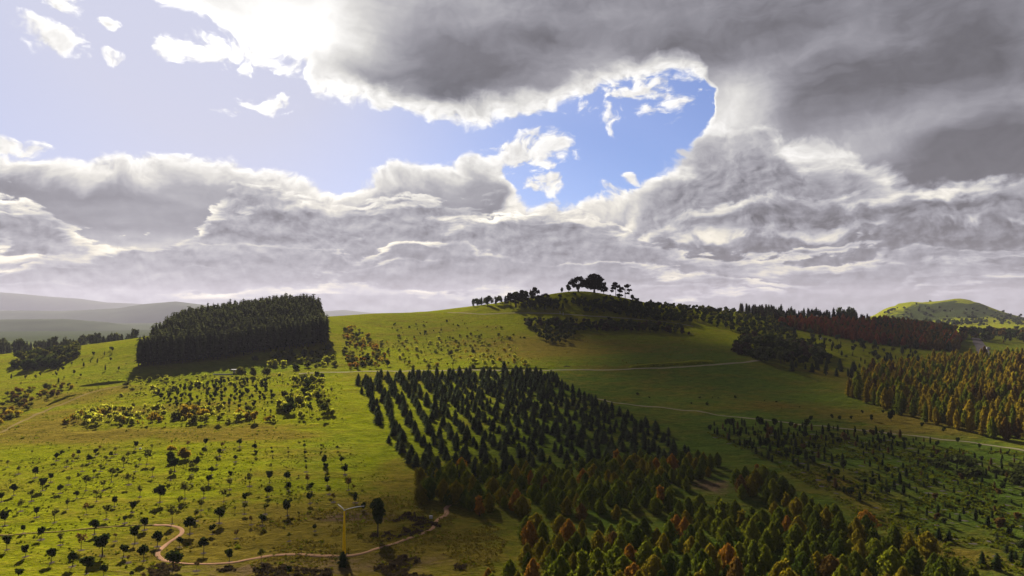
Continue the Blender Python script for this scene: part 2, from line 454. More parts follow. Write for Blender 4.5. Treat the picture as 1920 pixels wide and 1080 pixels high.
d = (dry + (na - 0.5) * 1.5 + (nb - 0.5) * 0.9 + (nd - 0.5) * 0.8).step(0.05, 0.85)
lush = rgbmix(nt, (nb - 0.5) * 1.6 + 0.5, (0.0934, 0.1151, 0.0036), (0.1460, 0.1571, 0.0044))
lush = rgbmix(nt, (na * 1.6 - 0.3).clamp() * 0.6, lush, (0.1276, 0.1307, 0.0054))
lush = rgbmix(nt, cool_shade, lush, rgbmix(nt, nb, (0.042, 0.074, 0.010), (0.066, 0.096, 0.012)))  # shade put into the colour: darker, cooler grass
dryc = rgbmix(nt, nb, (0.0875, 0.0632, 0.0105), (0.1375, 0.0986, 0.0177))
c = rgbmix(nt, d * 0.85, lush, dryc)
c = rgbmix(nt, (earth + (nb - 0.5) * 1.0 + (nc - .5) * 0.5).step(0.25, 0.75), c, rgbmix(nt, nc, (0.0688, 0.0470, 0.0308), (0.1294, 0.0850, 0.0526)))
c = rgbmix(nt, (wood + (na - 0.5) * 1.4 + (nb - 0.5) * 1.0).step(0.45, 0.6), c, (0.0284, 0.0365, 0.0130))  # dark scrub; on the far hill and valley also painted shade
# tussocks and cropped turf
c = rgbmix(nt, 0.85, c, rgbmix(nt, ((nc - 0.5) * 2.0 + (ne - 0.5) * 1.5 + (nb - 0.5) * 1.2 + 0.5).clamp(), (0.46, 0.48, 0.48), (1.42, 1.40, 1.34)), 'MULTIPLY')
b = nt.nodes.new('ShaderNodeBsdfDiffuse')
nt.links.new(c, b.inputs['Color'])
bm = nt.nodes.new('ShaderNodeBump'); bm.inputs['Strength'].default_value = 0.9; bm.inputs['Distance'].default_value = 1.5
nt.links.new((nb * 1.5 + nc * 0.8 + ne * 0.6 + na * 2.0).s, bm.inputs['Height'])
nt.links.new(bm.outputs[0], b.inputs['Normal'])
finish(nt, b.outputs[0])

# ------------------------------------------------------------------ ground
ny, nx = GX.shape
idx = np.arange(ny * nx).reshape(ny, nx)
F = np.stack([idx[:-1, :-1], idx[:-1, 1:], idx[1:, 1:], idx[1:, :-1]], -1).reshape(-1, 4)
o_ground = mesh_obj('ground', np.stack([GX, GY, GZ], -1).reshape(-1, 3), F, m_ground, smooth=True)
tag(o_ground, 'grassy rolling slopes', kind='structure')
def paint(items, blur=1.0):
    """soft patches of ground cover and of painted shade; each item: photo pixel, half extents in metres, weight"""
    A = np.zeros_like(GX)
    for u, v, rx, ry, w in items:
        x, y = ground(u, v)
        A += w * np.exp(-((GX - x) / rx) ** 2 - ((GY - y) / ry) ** 2)
    return A
a_dry = 0.22 + paint([(60, 800, 26, 30, .8), (150, 820, 24, 12, .75), (300, 812, 40, 12, .6), (430, 820, 26, 7, .9), (250, 770, 20, 10, .4), (90, 775, 16, 12, .5), (520, 800, 24, 14, .3), (390, 760, 30, 14, .5), (180, 745, 30, 30, .45),
                      (800, 620, 120, 70, .12), (1010, 660, 60, 60, .5), (1050, 640, 60, 50, .45), (1230, 700, 70, 40, .15), (1550, 700, 40, 40, .5), (1640, 780, 35, 25, .45), (1420, 760, 30, 14, .45),
                      (640, 950, 30, 14, .6), (760, 900, 14, 14, .4), (400, 1000, 26, 24, .3), (560, 1030, 40, 22, .55), (800, 1040, 30, 30, .4), (1600, 930, 8, 40, .5), (1750, 1040, 24, 10, .7),
                      (40, 760, 20, 30, .5), (700, 650, 60, 50, .15), (1750, 800, 30, 30, .5)])
a_cool_shade = paint([(600, 850, 14, 30, .3), (1200, 740, 110, 90, .8), (1250, 660, 130, 90, .9), (1500, 830, 90, 90, 1.), (1700, 900, 90, 110, 1.), (1800, 1000, 70, 70, 1.), (1100, 720, 60, 60, .4), (1400, 720, 90, 80, .6), (430, 690, 90, 40, .5),
                (1000, 800, 60, 90, .3), (1250, 950, 80, 80, .6), (1800, 640, 200, 200, .5)])  # painted shade on the right field, the hill and before the forest
a_earth = paint([(1310, 905, 14, 12, .38), (1340, 915, 8, 12, .38), (1150, 870, 20, 10, .3), (690, 980, 20, 10, .35), (850, 870, 25, 12, .25), (1620, 760, 26, 12, .35), (1660, 810, 26, 8, .45), (1560, 1000, 10, 30, .4),
                 (330, 1075, 30, 8, .25), (900, 800, 12, 30, .2), (1590, 690, 40, 14, .4), (650, 968, 12, 5, .5), (720, 1060, 30, 12, .35), (500, 1060, 40, 8, .2)])
a_scrub_shade = paint([(1740, 585, 150, 120, .32), (1780, 590, 120, 80, .28), (1680, 605, 160, 160, .32), (1880, 590, 170, 100, .6), (1730, 575, 90, 90, .42), (1800, 578, 60, 60, .4)])  # scrub patches, also painted in for cloud shade on the far hill
a_scrub_shade += .75 * sstep(GY, 1500, 2600) * (1 - sstep(GX, 0, 500)); a_cool_shade += .7 * sstep(GY, 1500, 2600) * (1 - sstep(GX, 0, 500))  # far left valley shaded by colour
vattr(o_ground, 'dry', a_dry); vattr(o_ground, 'cool_shade', np.clip(a_cool_shade, 0, 1)); vattr(o_ground, 'earth', a_earth); vattr(o_ground, 'wood', a_scrub_shade)

# far ranges to the left, two ridges deep
m_far = plain('far_scrub', (0.045, 0.052, 0.034), 1.0, 0.5, 0.004)
m_far.node_tree.nodes['Principled BSDF'].inputs['Specular IOR Level'].default_value = 0.0
def ridge(name, D, prof, depth, label):
    us = np.linspace(prof[0][0], prof[-1][0], 260)
    vs = np.interp(us, [p[0] for p in prof], [p[1] for p in prof])
    V = []; rows = 14
    for k in range(rows):
        f = k / (rows - 1)
        env = math.sin(math.pi * f) ** 0.8
        for u, v in zip(us, vs):
            p = px(u, v, D)
            n = float(fbm(np.array(p[0] / (D * 0.05)), np.array(k * 0.8), 4)) - 0.5
            top = (p[2] + 40) * (1 + 0.25 * n * (1 - env ** 4)) - 40
            V.append((p[0] * (1 + (f - 0.5) * depth / D), D + (f - 0.5) * depth, -40 + (top + 40) * env))
    I = np.arange(rows * len(us)).reshape(rows, -1)
    F = np.stack([I[:-1, :-1], I[:-1, 1:], I[1:, 1:], I[1:, :-1]], -1).reshape(-1, 4)
    return tag(mesh_obj(name, V, F, m_far, smooth=True), label, kind='structure')
ridge('hills', 12500, [(-500, 560), (-300, 545), (-100, 552), (0, 548), (40, 551), (90, 556), (150, 560), (200, 567), (250, 569), (320, 574), (400, 582), (480, 588), (560, 591), (600, 584), (645, 581), (690, 586), (760, 591), (1000, 592)], 2600, 'distant mountain range fading into haze')
ridge('hills', 8200, [(-500, 585), (-200, 578), (0, 582), (120, 583), (220, 578), (270, 570), (330, 565), (370, 570), (450, 580), (560, 592), (700, 596)], 2000, 'hazy ridge in front of the far range')
ridge('hills', 4300, [(-500, 600), (-100, 598), (0, 599), (120, 598), (200, 604), (260, 612), (330, 616), (420, 624)], 1100, 'low wooded ridge across the valley')

# ------------------------------------------------------------------ tracks and paths (ribbons laid on the ground)
def smooth_line(P, step=1.5):
    P = np.asarray(P, float)
    out = []
    n = len(P)
    for i in range(n - 1):
        p0, p1, p2, p3 = P[max(i - 1, 0)], P[i], P[i + 1], P[min(i + 2, n - 1)]
        k = max(2, int(np.linalg.norm(p2 - p1) / step))
        for t in np.arange(k) / k:
            out.append(0.5 * (2 * p1 + (p2 - p0) * t + (2 * p0 - 5 * p1 + 4 * p2 - p3) * t ** 2 + (3 * p1 - p0 - 3 * p2 + p3) * t ** 3))
    out.append(P[-1]); return np.array(out)
def ribbon(name, pix, width, m, label, kind='structure', lift=0.16, wob=0.25, across=7):
    L = smooth_line([ground(u, v) for u, v in pix])
    T = np.gradient(L, axis=0); T /= np.linalg.norm(T, axis=1)[:, None] + 1e-9
    Nn = np.c_[-T[:, 1], T[:, 0]]
    s = np.arange(len(L))
    w = width * (1 + wob * (fbm(s / 9.0, s * 0 + 2.0, 3) - 0.5) * 2)
    V = []
    for k in range(across):
        f = k / (across - 1) - 0.5
        P = L + Nn * (w * f)[:, None]
        z = height(P[:, 0], P[:, 1]) + lift * (1.0 if 0 < k < across - 1 else 0.15)
        V.append(np.c_[P, z])
    V = np.array(V); I = np.arange(across * len(L)).reshape(across, -1)
    F = np.stack([I[:-1, :-1], I[:-1, 1:], I[1:, 1:], I[1:, :-1]], -1).reshape(-1, 4)
    return tag(mesh_obj(name, V.reshape(-1, 3), F, m, smooth=True), label, kind=kind)
m_dirt = plain('pink_gravel', (0.26, 0.155, 0.095), 0.95, 0.3, 0.8)
m_track = plain('pale_gravel', (0.17, 0.15, 0.10), 0.95, 0.25, 0.4)
m_asph = plain('asphalt', (0.085, 0.075, 0.082), 0.8, 0.2, 0.3)
m_grtrack = plain('worn_grass', (0.125, 0.095, 0.035), 0.95, 0.35, 0.3)
ribbon('path', [(288, 984.5), (305, 985), (320, 986), (334, 989), (341, 994), (340, 1001), (330, 1009), (312, 1021), (298, 1032), (295, 1040), (301, 1047), (315, 1053), (340, 1056.5), (370, 1058),
                (410, 1057), (445, 1054), (480, 1047), (510, 1042), (545, 1040), (590, 1042), (630, 1043), (665, 1041), (690, 1035), (720, 1025), (750, 1016), (775, 1007), (800, 997), (811, 991), (815, 982), (822, 974),
                (834, 967), (838, 960), (836, 953), (843, 947)], 1.25, m_dirt, 'narrow winding pink gravel path')
ribbon('path', [(0, 1004), (50, 1001), (100, 998), (170, 991), (240, 986), (289, 984.5)], 0.8, m_grtrack, 'faint left end of the winding path in the grass')
ribbon('road', [(560, 701), (640, 698), (760, 696), (900, 694), (1040, 694), (1100, 693.5), (1180, 692), (1260, 689), (1340, 684), (1400, 679), (1424, 676)], 3.2, m_track, 'pale gravel track below the hill')
ribbon('path', [(1090, 742), (1170, 757), (1270, 768), (1330, 775), (1400, 784), (1480, 793), (1560, 801), (1660, 812), (1750, 822), (1840, 833), (1925, 846)], 1.7, m_track, 'pale dirt track along the sapling field')
ribbon('road', [(840, 586), (900, 589), (950, 587), (1000, 587), (1060, 589), (1100, 592), (1130, 594), (1200, 599), (1260, 605), (1300, 612)], 3.4, m_track, 'pale road contouring round the hill')
ribbon('road', [(1846, 668), (1842, 656), (1836, 646), (1830, 634)], 11.0, m_asph, 'wide asphalt road beyond the golden trees')
ribbon('path', [(0, 812), (40, 790), (90, 768), (140, 748), (175, 735), (240, 722)], 2.4, m_grtrack, 'worn grass strip up the left slope')

# ------------------------------------------------------------------ tree meshes (unit height 1, trunk at the origin)
def cards(P, N, S, aspect=1.0, curl=0.15):
    """diamond leaf clumps at P facing N, size S (four corners and a bent middle)"""
    n = len(P)
    N = N / (np.linalg.norm(N, axis=1)[:, None] + 1e-9)
    up = np.tile([0, 0, 1.0], (n, 1)) + rng.normal(0, 0.35, (n, 3))
    T = np.cross(up, N); T /= np.linalg.norm(T, axis=1)[:, None] + 1e-9
    B = np.cross(N, T)
    S = np.asarray(S)[:, None] * np.ones((n, 1))
    a = rng.uniform(0.75, 1.25, (n, 4, 1))
    V = np.stack([P + T * S * a[:, 0], P + B * S * aspect * a[:, 1] + N * S * curl, P - T * S * a[:, 2], P - B * S * aspect * a[:, 3] - N * S * curl], 1)
    return V.reshape(-1, 3), np.arange(n * 4).reshape(n, 4)
def blob_leaves(blobs, n, size, aspect=1.0, up=0.25, fill=0.25):
    """leaf clumps over a set of ellipsoids (x,y,z,rx,ry,rz)"""
    B = np.array(blobs, float)
    w = (B[:, 3] * B[:, 4] * B[:, 5]) ** (2 / 3); w /= w.sum()
    k = rng.choice(len(B), n, p=w)
    d = rng.normal(0, 1, (n, 3)); d /= np.linalg.norm(d, axis=1)[:, None]
    r = np.where(rng.random(n) < fill, rng.uniform(0.35, 0.8, n), rng.uniform(0.85, 1.1, n))
    P = B[k, :3] + d * B[k, 3:] * r[:, None]
    N = d + rng.normal(0, 0.55, (n, 3)) + np.array([0, 0, up])
    return cards(P, N, size * rng.uniform(0.6, 1.35, n), aspect)
def tube(pts, rad, sides=6):
    pts = np.array(pts, float); V = []; F = []
    for i, (p, r) in enumerate(zip(pts, rad)):
        for k in range(sides):
            a = 2 * math.pi * k / sides
            V.append(p + np.array([math.cos(a) * r, math.sin(a) * r, 0]))
    for i in range(len(pts) - 1):
        for k in range(sides):
            F.append((i * sides + k, i * sides + (k + 1) % sides, (i + 1) * sides + (k + 1) % sides, (i + 1) * sides + k))
    return np.array(V), np.array(F)
def join(parts):
    V = []; F = []; n = 0
    for v, f in parts:
        V.append(v); F.append(np.asarray(f) + n); n += len(v)
    return np.concatenate(V), np.concatenate(F)
def trunk(h, r, limbs=3, spread=0.2, top=0.8, lean=0.02):
    a = rng.uniform(0, 6.28)
    P = [(0, 0, -0.03), (lean * math.cos(a) * .5, lean * math.sin(a) * .5, h * 0.5), (lean * math.cos(a), lean * math.sin(a), h)]
    parts = [tube(P, [r * 1.25, r * 0.9, r * 0.65])]
    for i in range(limbs):
        b = a + 6.28 * i / max(limbs, 1) + rng.uniform(-.4, .4)
        z0 = h * rng.uniform(0.75, 1.0)
        e = np.array([math.cos(b) * spread, math.sin(b) * spread, top * rng.uniform(.8, 1.0)])
        m = np.array([e[0] * .45, e[1] * .45, (z0 + e[2]) / 2])
        parts.append(tube([(P[2][0] * z0 / h, P[2][1] * z0 / h, z0), m, e], [r * .55, r * .4, r * .15], 5))
    return join(parts)
def core(blobs, k=0.72):
    """dark inner mass of the crown: small lumpy hulls, so that it is not see-through"""
    parts = []
    for (x, y, z, a, b, c) in blobs:
        V = []; F = []
        for i, (zz, rr) in enumerate([(-1, .02), (-.6, .75), (0, 1), (.6, .75), (1, .02)]):
            for j in range(7):
                t = 6.283 * j / 7 + i * .3
                w = rng.uniform(.8, 1.15) * k
                V.append((x + math.cos(t) * rr * a * w, y + math.sin(t) * rr * b * w, z + zz * c * k))
        for i in range(4):
            for j in range(7):
                F.append((i * 7 + j, i * 7 + (j + 1) % 7, (i + 1) * 7 + (j + 1) % 7, (i + 1) * 7 + j))
        parts.append((np.array(V), np.array(F)))
    return join(parts)
def lumps(n, zc, rz, rxy, br, squash=1.0):
    out = [(0, 0, zc, rxy * .62, rxy * .62, rz * .68)]
    for i in range(n):
        d = rng.normal(0, 1, 3); d /= np.linalg.norm(d)
        q = rng.uniform(.55, .78)
        s = br * rng.uniform(.75, 1.25)
        out.append((d[0] * rxy * q, d[1] * rxy * q, zc + d[2] * rz * q, s, s, s * squash))
    return out
def mk_round(n=240, th=0.42, zc=0.68, rz=0.31, rxy=0.27, size=0.06, lump=9):
    L = lumps(lump, zc, rz, rxy, rxy * .45)
    return trunk(th, 0.022, 3, rxy * .6, zc), join([core(L, .75), blob_leaves(L, n, size)])
def mk_sparse(n=120, th=0.5, zc=0.72, rz=0.24, rxy=0.25, size=0.055, lump=6):
    L = lumps(lump, zc, rz, rxy, rxy * .42)
    return trunk(th, 0.016, 4, rxy * .7, zc + .1), blob_leaves(L, n, size, fill=.4)
def mk_conifer(n=16, per=9, rad=0.30, z0=0.06, pw=0.9, droop=0.12, wid=0.10, rag=0.18, bulge=0.0):
    """whorls of boughs; outline narrows upwards"""
    V = []; F = []
    def bough(a, z, r, w, dz):
        c, s = math.cos(a), math.sin(a)
        i = len(V)
        V.extend([(c * r * .08, s * r * .08, z + .012), (c * r * .6 - s * w, s * r * .6 + c * w, z - dz * .45), (c * r, s * r, z - dz), (c * r * .6 + s * w, s * r * .6 - c * w, z - dz * .45 + .015)])
        F.append((i, i + 1, i + 2, i + 3))
    for t in range(n):
        f = (t + rng.uniform(-.3, .3)) / n
        f = min(max(f, 0), 1)
        z = z0 + (1 - z0) * f * 0.97
        r0 = rad * ((1 - f) ** pw + bulge * math.sin(math.pi * f)) + 0.012
        if f < 0.08: r0 *= 0.82
        m = max(4, int(per * (0.45 + 0.55 * (1 - f))))
        for k in range(m):
            a = 6.283 * k / m + t * 1.7 + rng.uniform(-.25, .25)
            r = r0 * rng.uniform(1 - rag * 1.6, 1 + rag)
            bough(a, z + rng.uniform(-.01, .02), r, wid * (0.35 + r / rad * .8) * rng.uniform(.8, 1.2), droop * (r / rad) * rng.uniform(.5, 1.3))
    V.extend([(-.012, 0, .93), (.012, 0, .93), (.004, .008, 1.0), (-.004, .008, 1.0)]); F.append(tuple(range(len(V) - 4, len(V))))
    prof = [(z0 + .02, rad * .55), (z0 + .3 * (1 - z0), rad * (.68 * .7 ** pw + bulge * .6)), (z0 + .65 * (1 - z0), rad * (.68 * .35 ** pw + bulge * .55)), (.93, .012)]
    cv, cf = tube([(0, 0, z) for z, _ in prof], [r * .8 for _, r in prof], 7)
    tr = tube([(0, 0, -.03), (0, 0, .5), (0, 0, .9)], [.024, .016, .004])
    return tr, join([(np.array(V), np.array(F)), (cv, cf)])
def mk_flame(n=330, rx=0.25, zc=0.53, size=0.052):
    """upright broad tree: leafy plumes rising from a short stem"""
    L = []
    for i in range(13):
        a = rng.uniform(0, 6.28); q = rng.uniform(.15, .72); z = rng.uniform(.2, .82)
        env = math.sin(math.pi * min(max((z + .12) / 1.14, 0), 1)) ** .6
        L.append((math.cos(a) * rx * q * env, math.sin(a) * rx * q * env, z, rx * .33, rx * .33, .15))
    L.append((0, 0, .45, rx * .6, rx * .6, .36))
    L.append((0, 0, .82, rx * .3, rx * .3, .17))
    return trunk(.25, .02, 3, rx * .5, .6), join([core(L, .72), blob_leaves(L, n, size, 1.7, .1, .3)])
def mk_plume(n=760, r=.27, size=.032, skew=.62):
    """upright egg-shaped crown of ascending sprays"""
    z = .05 + .95 * rng.random(n) ** .85
    t = (z - .05) / .95
    env = r * np.sin(np.pi * np.clip(t, .03, .985) ** skew) ** .72
    a = rng.uniform(0, 6.283, n)
    lob = 1 + .20 * np.sin(a * 3 + rng.uniform(0, 6)) * np.sin(t * 9 + rng.uniform(0, 6)) + .14 * np.sin(a * 5 + t * 14)
    q = np.where(rng.random(n) < .25, rng.uniform(.45, .8, n), rng.uniform(.82, 1.12, n)) * lob
    P = np.c_[np.cos(a) * env * q, np.sin(a) * env * q, z]
    N = np.c_[np.cos(a), np.sin(a), .35 + 0 * a] + rng.normal(0, .42, (n, 3))
    lf = cards(P, N, size * rng.uniform(.6, 1.3, n), 1.9)
    zs = [.1, .25, .45, .65, .82, .95]
    cr = tube([(0, 0, k) for k in zs], [.74 * r * math.sin(math.pi * ((k - .05) / .95) ** skew) ** .72 for k in zs], 8)
    return trunk(.22, .02, 2, .08, .5), join([cr, lf])
def mk_bush(n=150, lump=6, size=0.13):
    L = lumps(lump, .5, .42, .5, .26)
    L = [(x, y, max(z, .3), a, b, c) for x, y, z, a, b, c in L]
    return trunk(.35, .03, 4, .3, .6), join([core(L, .5), blob_leaves(L, n, size)])
def mk_umbrella(blobs, th, r, n, size):
    parts = [tube([(0, 0, -.03), (.01, 0, th * .5), (.0, .01, th)], [r * 1.3, r, r * .8])]
    for (x, y, z, a, b, c) in blobs:
        parts.append(tube([(0, 0, th * .8), (x * .5, y * .5, (th + z) / 2), (x, y, z - c * .3)], [r * .5, r * .4, r * .2], 5))
    return join(parts), join([core(blobs, .78), blob_leaves(blobs, n, size, 1.0, .4, .25)])

# ------------------------------------------------------------------ bark and leaf colours
m_bark = plain('bark', (0.055, 0.043, 0.034), 0.95, 0.3, 1.2)
m_pale_bark = plain('pale_bark', (0.16, 0.13, 0.10), 0.95, 0.3, 1.2)
LEAF = {
 'deep':    leaf('deep_green_leaves', (0.0131, 0.0225, 0.0075), (0.0319, 0.0468, 0.0112), .22),
 'olive':   leaf('olive_leaves', (0.0468, 0.0524, 0.0131), (0.0983, 0.0983, 0.0225), .40),
 'brownish':leaf('russet_leaves', (0.0562, 0.0356, 0.0131), (0.1076, 0.0673, 0.0225), .35),
 'yellow':  leaf('yellow_leaves', (0.1404, 0.0983, 0.0094), (0.2434, 0.1685, 0.0149), .42),
 'spruce':  leaf('spruce_needles', (0.0169, 0.0263, 0.0149), (0.0486, 0.0618, 0.0263), 0.18),
 'cedar':   leaf('cedar_needles', (0.022, 0.029, 0.018), (0.066, 0.074, 0.04), 0.24),
 'autumn':  leaf('turning_leaves', (0.066, 0.092, 0.008), (0.15, 0.162, 0.013), 0.44),
 'autdark': leaf('dark_turning_leaves', (0.036, 0.06, 0.009), (0.096, 0.112, 0.011), 0.36),
 'gold':    leaf('golden_leaves', (0.1600, 0.1250, 0.0110), (0.2800, 0.2050, 0.0180), .44),
 'orange':  leaf('orange_leaves', (0.18, 0.09, 0.014), (0.27, 0.13, 0.018), 0.42),
 'amber':   leaf('amber_leaves', (0.108, 0.096, 0.009), (0.2, 0.158, 0.014), 0.44),
 'red':     leaf('red_leaves', (0.12, 0.034, 0.016), (0.23, 0.066, 0.026), 0.34),
 'rust':    leaf('rust_leaves', (0.08, 0.05, 0.014), (0.135, 0.08, 0.018), 0.36),
 'lime':    leaf('lime_leaves', (0.15, 0.165, 0.018), (0.29, 0.285, 0.045), 0.55),
 'hill':    leaf('hill_leaves', (0.0187, 0.0281, 0.0112), (0.0515, 0.0637, 0.0205), .25),
 'greyish': leaf('grey_green_leaves', (0.0374, 0.0468, 0.0243), (0.0796, 0.0889, 0.0421), .28),
 'black':   leaf('old_pine_needles', (0.0149, 0.0140, 0.0103), (0.0319, 0.0263, 0.0169), .12),
 'plum':    leaf('plum_scrub', (0.0319, 0.0225, 0.0205), (0.0655, 0.0486, 0.0337), .2),
}
def variants(fn, count_, **kw):
    return [fn(**kw) for _ in range(count_)]
KIND = {
 'round':   variants(mk_round, 5),
 'sparse':  variants(mk_sparse, 5),
 'oval':    variants(mk_round, 2, n=260, th=.25, zc=.58, rz=.4, rxy=.24, size=.06),
 'broad':   variants(mk_round, 3, n=320, th=.25, zc=.56, rz=.42, rxy=.48, size=.075, lump=12),
 'spruce':  variants(mk_conifer, 6, n=17, per=10, rad=.36, z0=.02, pw=.50, wid=.075, rag=.34, bulge=.14),
 'cedar':   variants(mk_conifer, 5, n=16, per=8, rad=.19, z0=.14, pw=.34, wid=.075, rag=.4, droop=.05, bulge=.16),
 'larch':   variants(mk_plume, 4, n=620, r=.20, skew=.60, size=.032) + variants(mk_conifer, 2, n=20, per=9, rad=.19, z0=.05, pw=.5, wid=.05, rag=.4, droop=.0, bulge=.24),
 'flame':   variants(mk_plume, 5) + variants(mk_plume, 2, r=.33, skew=.75) + variants(mk_plume, 2, r=.23, skew=.55) + variants(mk_flame, 1, n=420, size=.04),
 'rowtree': variants(mk_plume, 4, n=260, size=.05),
 'bush':    variants(mk_bush, 5),
 'pine':    variants(mk_conifer, 4, n=9, per=7, rad=.24, z0=.2, pw=.6, wid=.10, rag=.35, droop=.05, bulge=.2),
 'small':   variants(mk_round, 4, n=110, th=.3, zc=.6, rz=.38, rxy=.33, size=.10, lump=6),
 'sapling': variants(mk_conifer, 4, n=9, per=6, rad=.27, z0=.12, pw=.5, wid=.11, rag=.4, droop=.0, bulge=.15),
}
_mesh = {}
def mesh_only(name, VF, mats, midx=None):
    o = mesh_obj(name, VF[0], VF[1], mats, midx)
    me = o.data; bpy.data.objects.remove(o); return me
def trunk_mesh(kind, i, m):
    k = ('t', kind, i, m.name)
    if k not in _mesh: _mesh[k] = mesh_only('trunk', KIND[kind][i][0], m)
    return _mesh[k]
def crown_mesh(kind, i):
    k = ('c', kind, i)
    if k not in _mesh: _mesh[k] = mesh_only('crown', KIND[kind][i][1], LEAF['deep'])
    return _mesh[k]
def whole_mesh(kind, i):
    k = ('w', kind, i)
    if k not in _mesh:
        t, c = KIND[kind][i]
        V, F = join([t, c])
        _mesh[k] = mesh_only('tree', (V, F), [LEAF['deep'], m_bark], [1] * len(t[1]) + [0] * len(c[1]))
    return _mesh[k]
def tree(name, kind, x, y, h, w, leafm, label, cat='tree', group=None, parts=True, bark=None, vi=None, sink=0.02, turn=None):
    """one tree standing on the ground: an Empty with trunk and crown, or one mesh where it is too small to show them"""
    i = int(rng.integers(len(KIND[kind]))) if vi is None else vi
    z = float(height(x, y)) - sink * h * .5
    rz = rng.uniform(0, 6.28) if turn is None else turn
    def setup(o):
        o.location = (x, y, z); o.rotation_euler = (rng.normal(0, .02), rng.normal(0, .02), rz); o.scale = (w, w, h)
    if not parts:
        o = bpy.data.objects.new(name, whole_mesh(kind, i)); COL.objects.link(o); setup(o)
        o.material_slots[0].link = 'OBJECT'; o.material_slots[0].material = LEAF[leafm]
        return tag(o, label, cat, group)
    r = bpy.data.objects.new(name, None); r.empty_display_size = 0.3; COL.objects.link(r); setup(r)
    tag(r, label, cat, group)
    t = bpy.data.objects.new('trunk', trunk_mesh(kind, i, bark or m_bark)); COL.objects.link(t); t.parent = r
    c = bpy.data.objects.new('crown', crown_mesh(kind, i)); COL.objects.link(c); c.parent = r
    c.material_slots[0].link = 'OBJECT'; c.material_slots[0].material = LEAF[leafm]
    return r
def mass(name, items, label):
    """trees past the limit, joined: (kind, x, y, h, w, leaf)"""
    if not items: return
    mats = [m_bark] + [LEAF[k] for k in sorted({i[5] for i in items})]
    ix = {k: n + 1 for n, k in enumerate(sorted({i[5] for i in items}))}
    VV = []; FF = []; MM = []; n = 0
    for kind, x, y, h, w, lf in items:
        t, c = KIND[kind][int(rng.integers(len(KIND[kind])))]
        a = rng.uniform(0, 6.28); ca, sa = math.cos(a), math.sin(a)
        z = float(height(x, y)) - .02 * h
        for (v, f), m in ((t, 0), (c, ix[lf])):
            V = np.c_[(v[:, 0] * ca - v[:, 1] * sa) * w + x, (v[:, 0] * sa + v[:, 1] * ca) * w + y, v[:, 2] * h + z]
            VV.append(V); FF.append(f + n); MM.append(np.full(len(f), m)); n += len(V)
    o = mesh_obj(name, np.concatenate(VV), np.concatenate(FF), mats, np.concatenate(MM))
    return tag(o, label, kind='stuff')
def scatter(P, spacing, row=None, jitter=0.25, drop=0.0, inrow=None):
    """planting grid inside ground polygon P; row = direction of the rows"""
    row = np.array(row if row is not None else (0.2, 1.0), float); row /= np.linalg.norm(row)
    col = np.array([row[1], -row[0]])
    a = P @ row; b = P @ col
    inrow = inrow or spacing
    out = []
    for j, cb in enumerate(np.arange(b.min(), b.max(), spacing)):
        for ca in np.arange(a.min() + (j % 2) * inrow * .5, a.max(), inrow):
            q = row * (ca + rng.normal(0, jitter * inrow * .6)) + col * (cb + rng.normal(0, jitter * spacing * .45))
            if rng.random() >= drop: out.append(q)
    out = np.array(out)
    return out[inside(P, out[:, 0], out[:, 1])]
def shown(x, y, h):
    """apparent size, and whether the foot lies within the picture"""
    z = float(height(x, y)); u, v = project(x, y, z); u2, v2 = project(x, y, z + h)
    return (v - v2), (-30 < u < 1950 and v2 < 1090 and y > 30)
def pick(v): return v[int(rng.integers(len(v)))]

GROVES = {}
def grove(name, items, cat, group, labeler, parts, mass_label, mass_name, limit=298):
    """items: dicts(kind,x,y,h,w,leaf[,bark]); the largest `limit` become trees of their own, the rest one mass"""
    vis = []
    for it in items:
        s, ok = shown(it['x'], it['y'], it['h'])
        if ok: vis.append((s, it))
    vis.sort(key=lambda p: -p[0])
    for n, (s, it) in enumerate(vis[:limit]):
        lab, grp = labeler(it)
        tree(name, it['kind'], it['x'], it['y'], it['h'], it['w'], it['leaf'], lab, cat, grp or group, parts, it.get('bark'))
    mass(mass_name, [(it['kind'], it['x'], it['y'], it['h'], it['w'], it['leaf']) for _, it in vis[limit:]], mass_label)

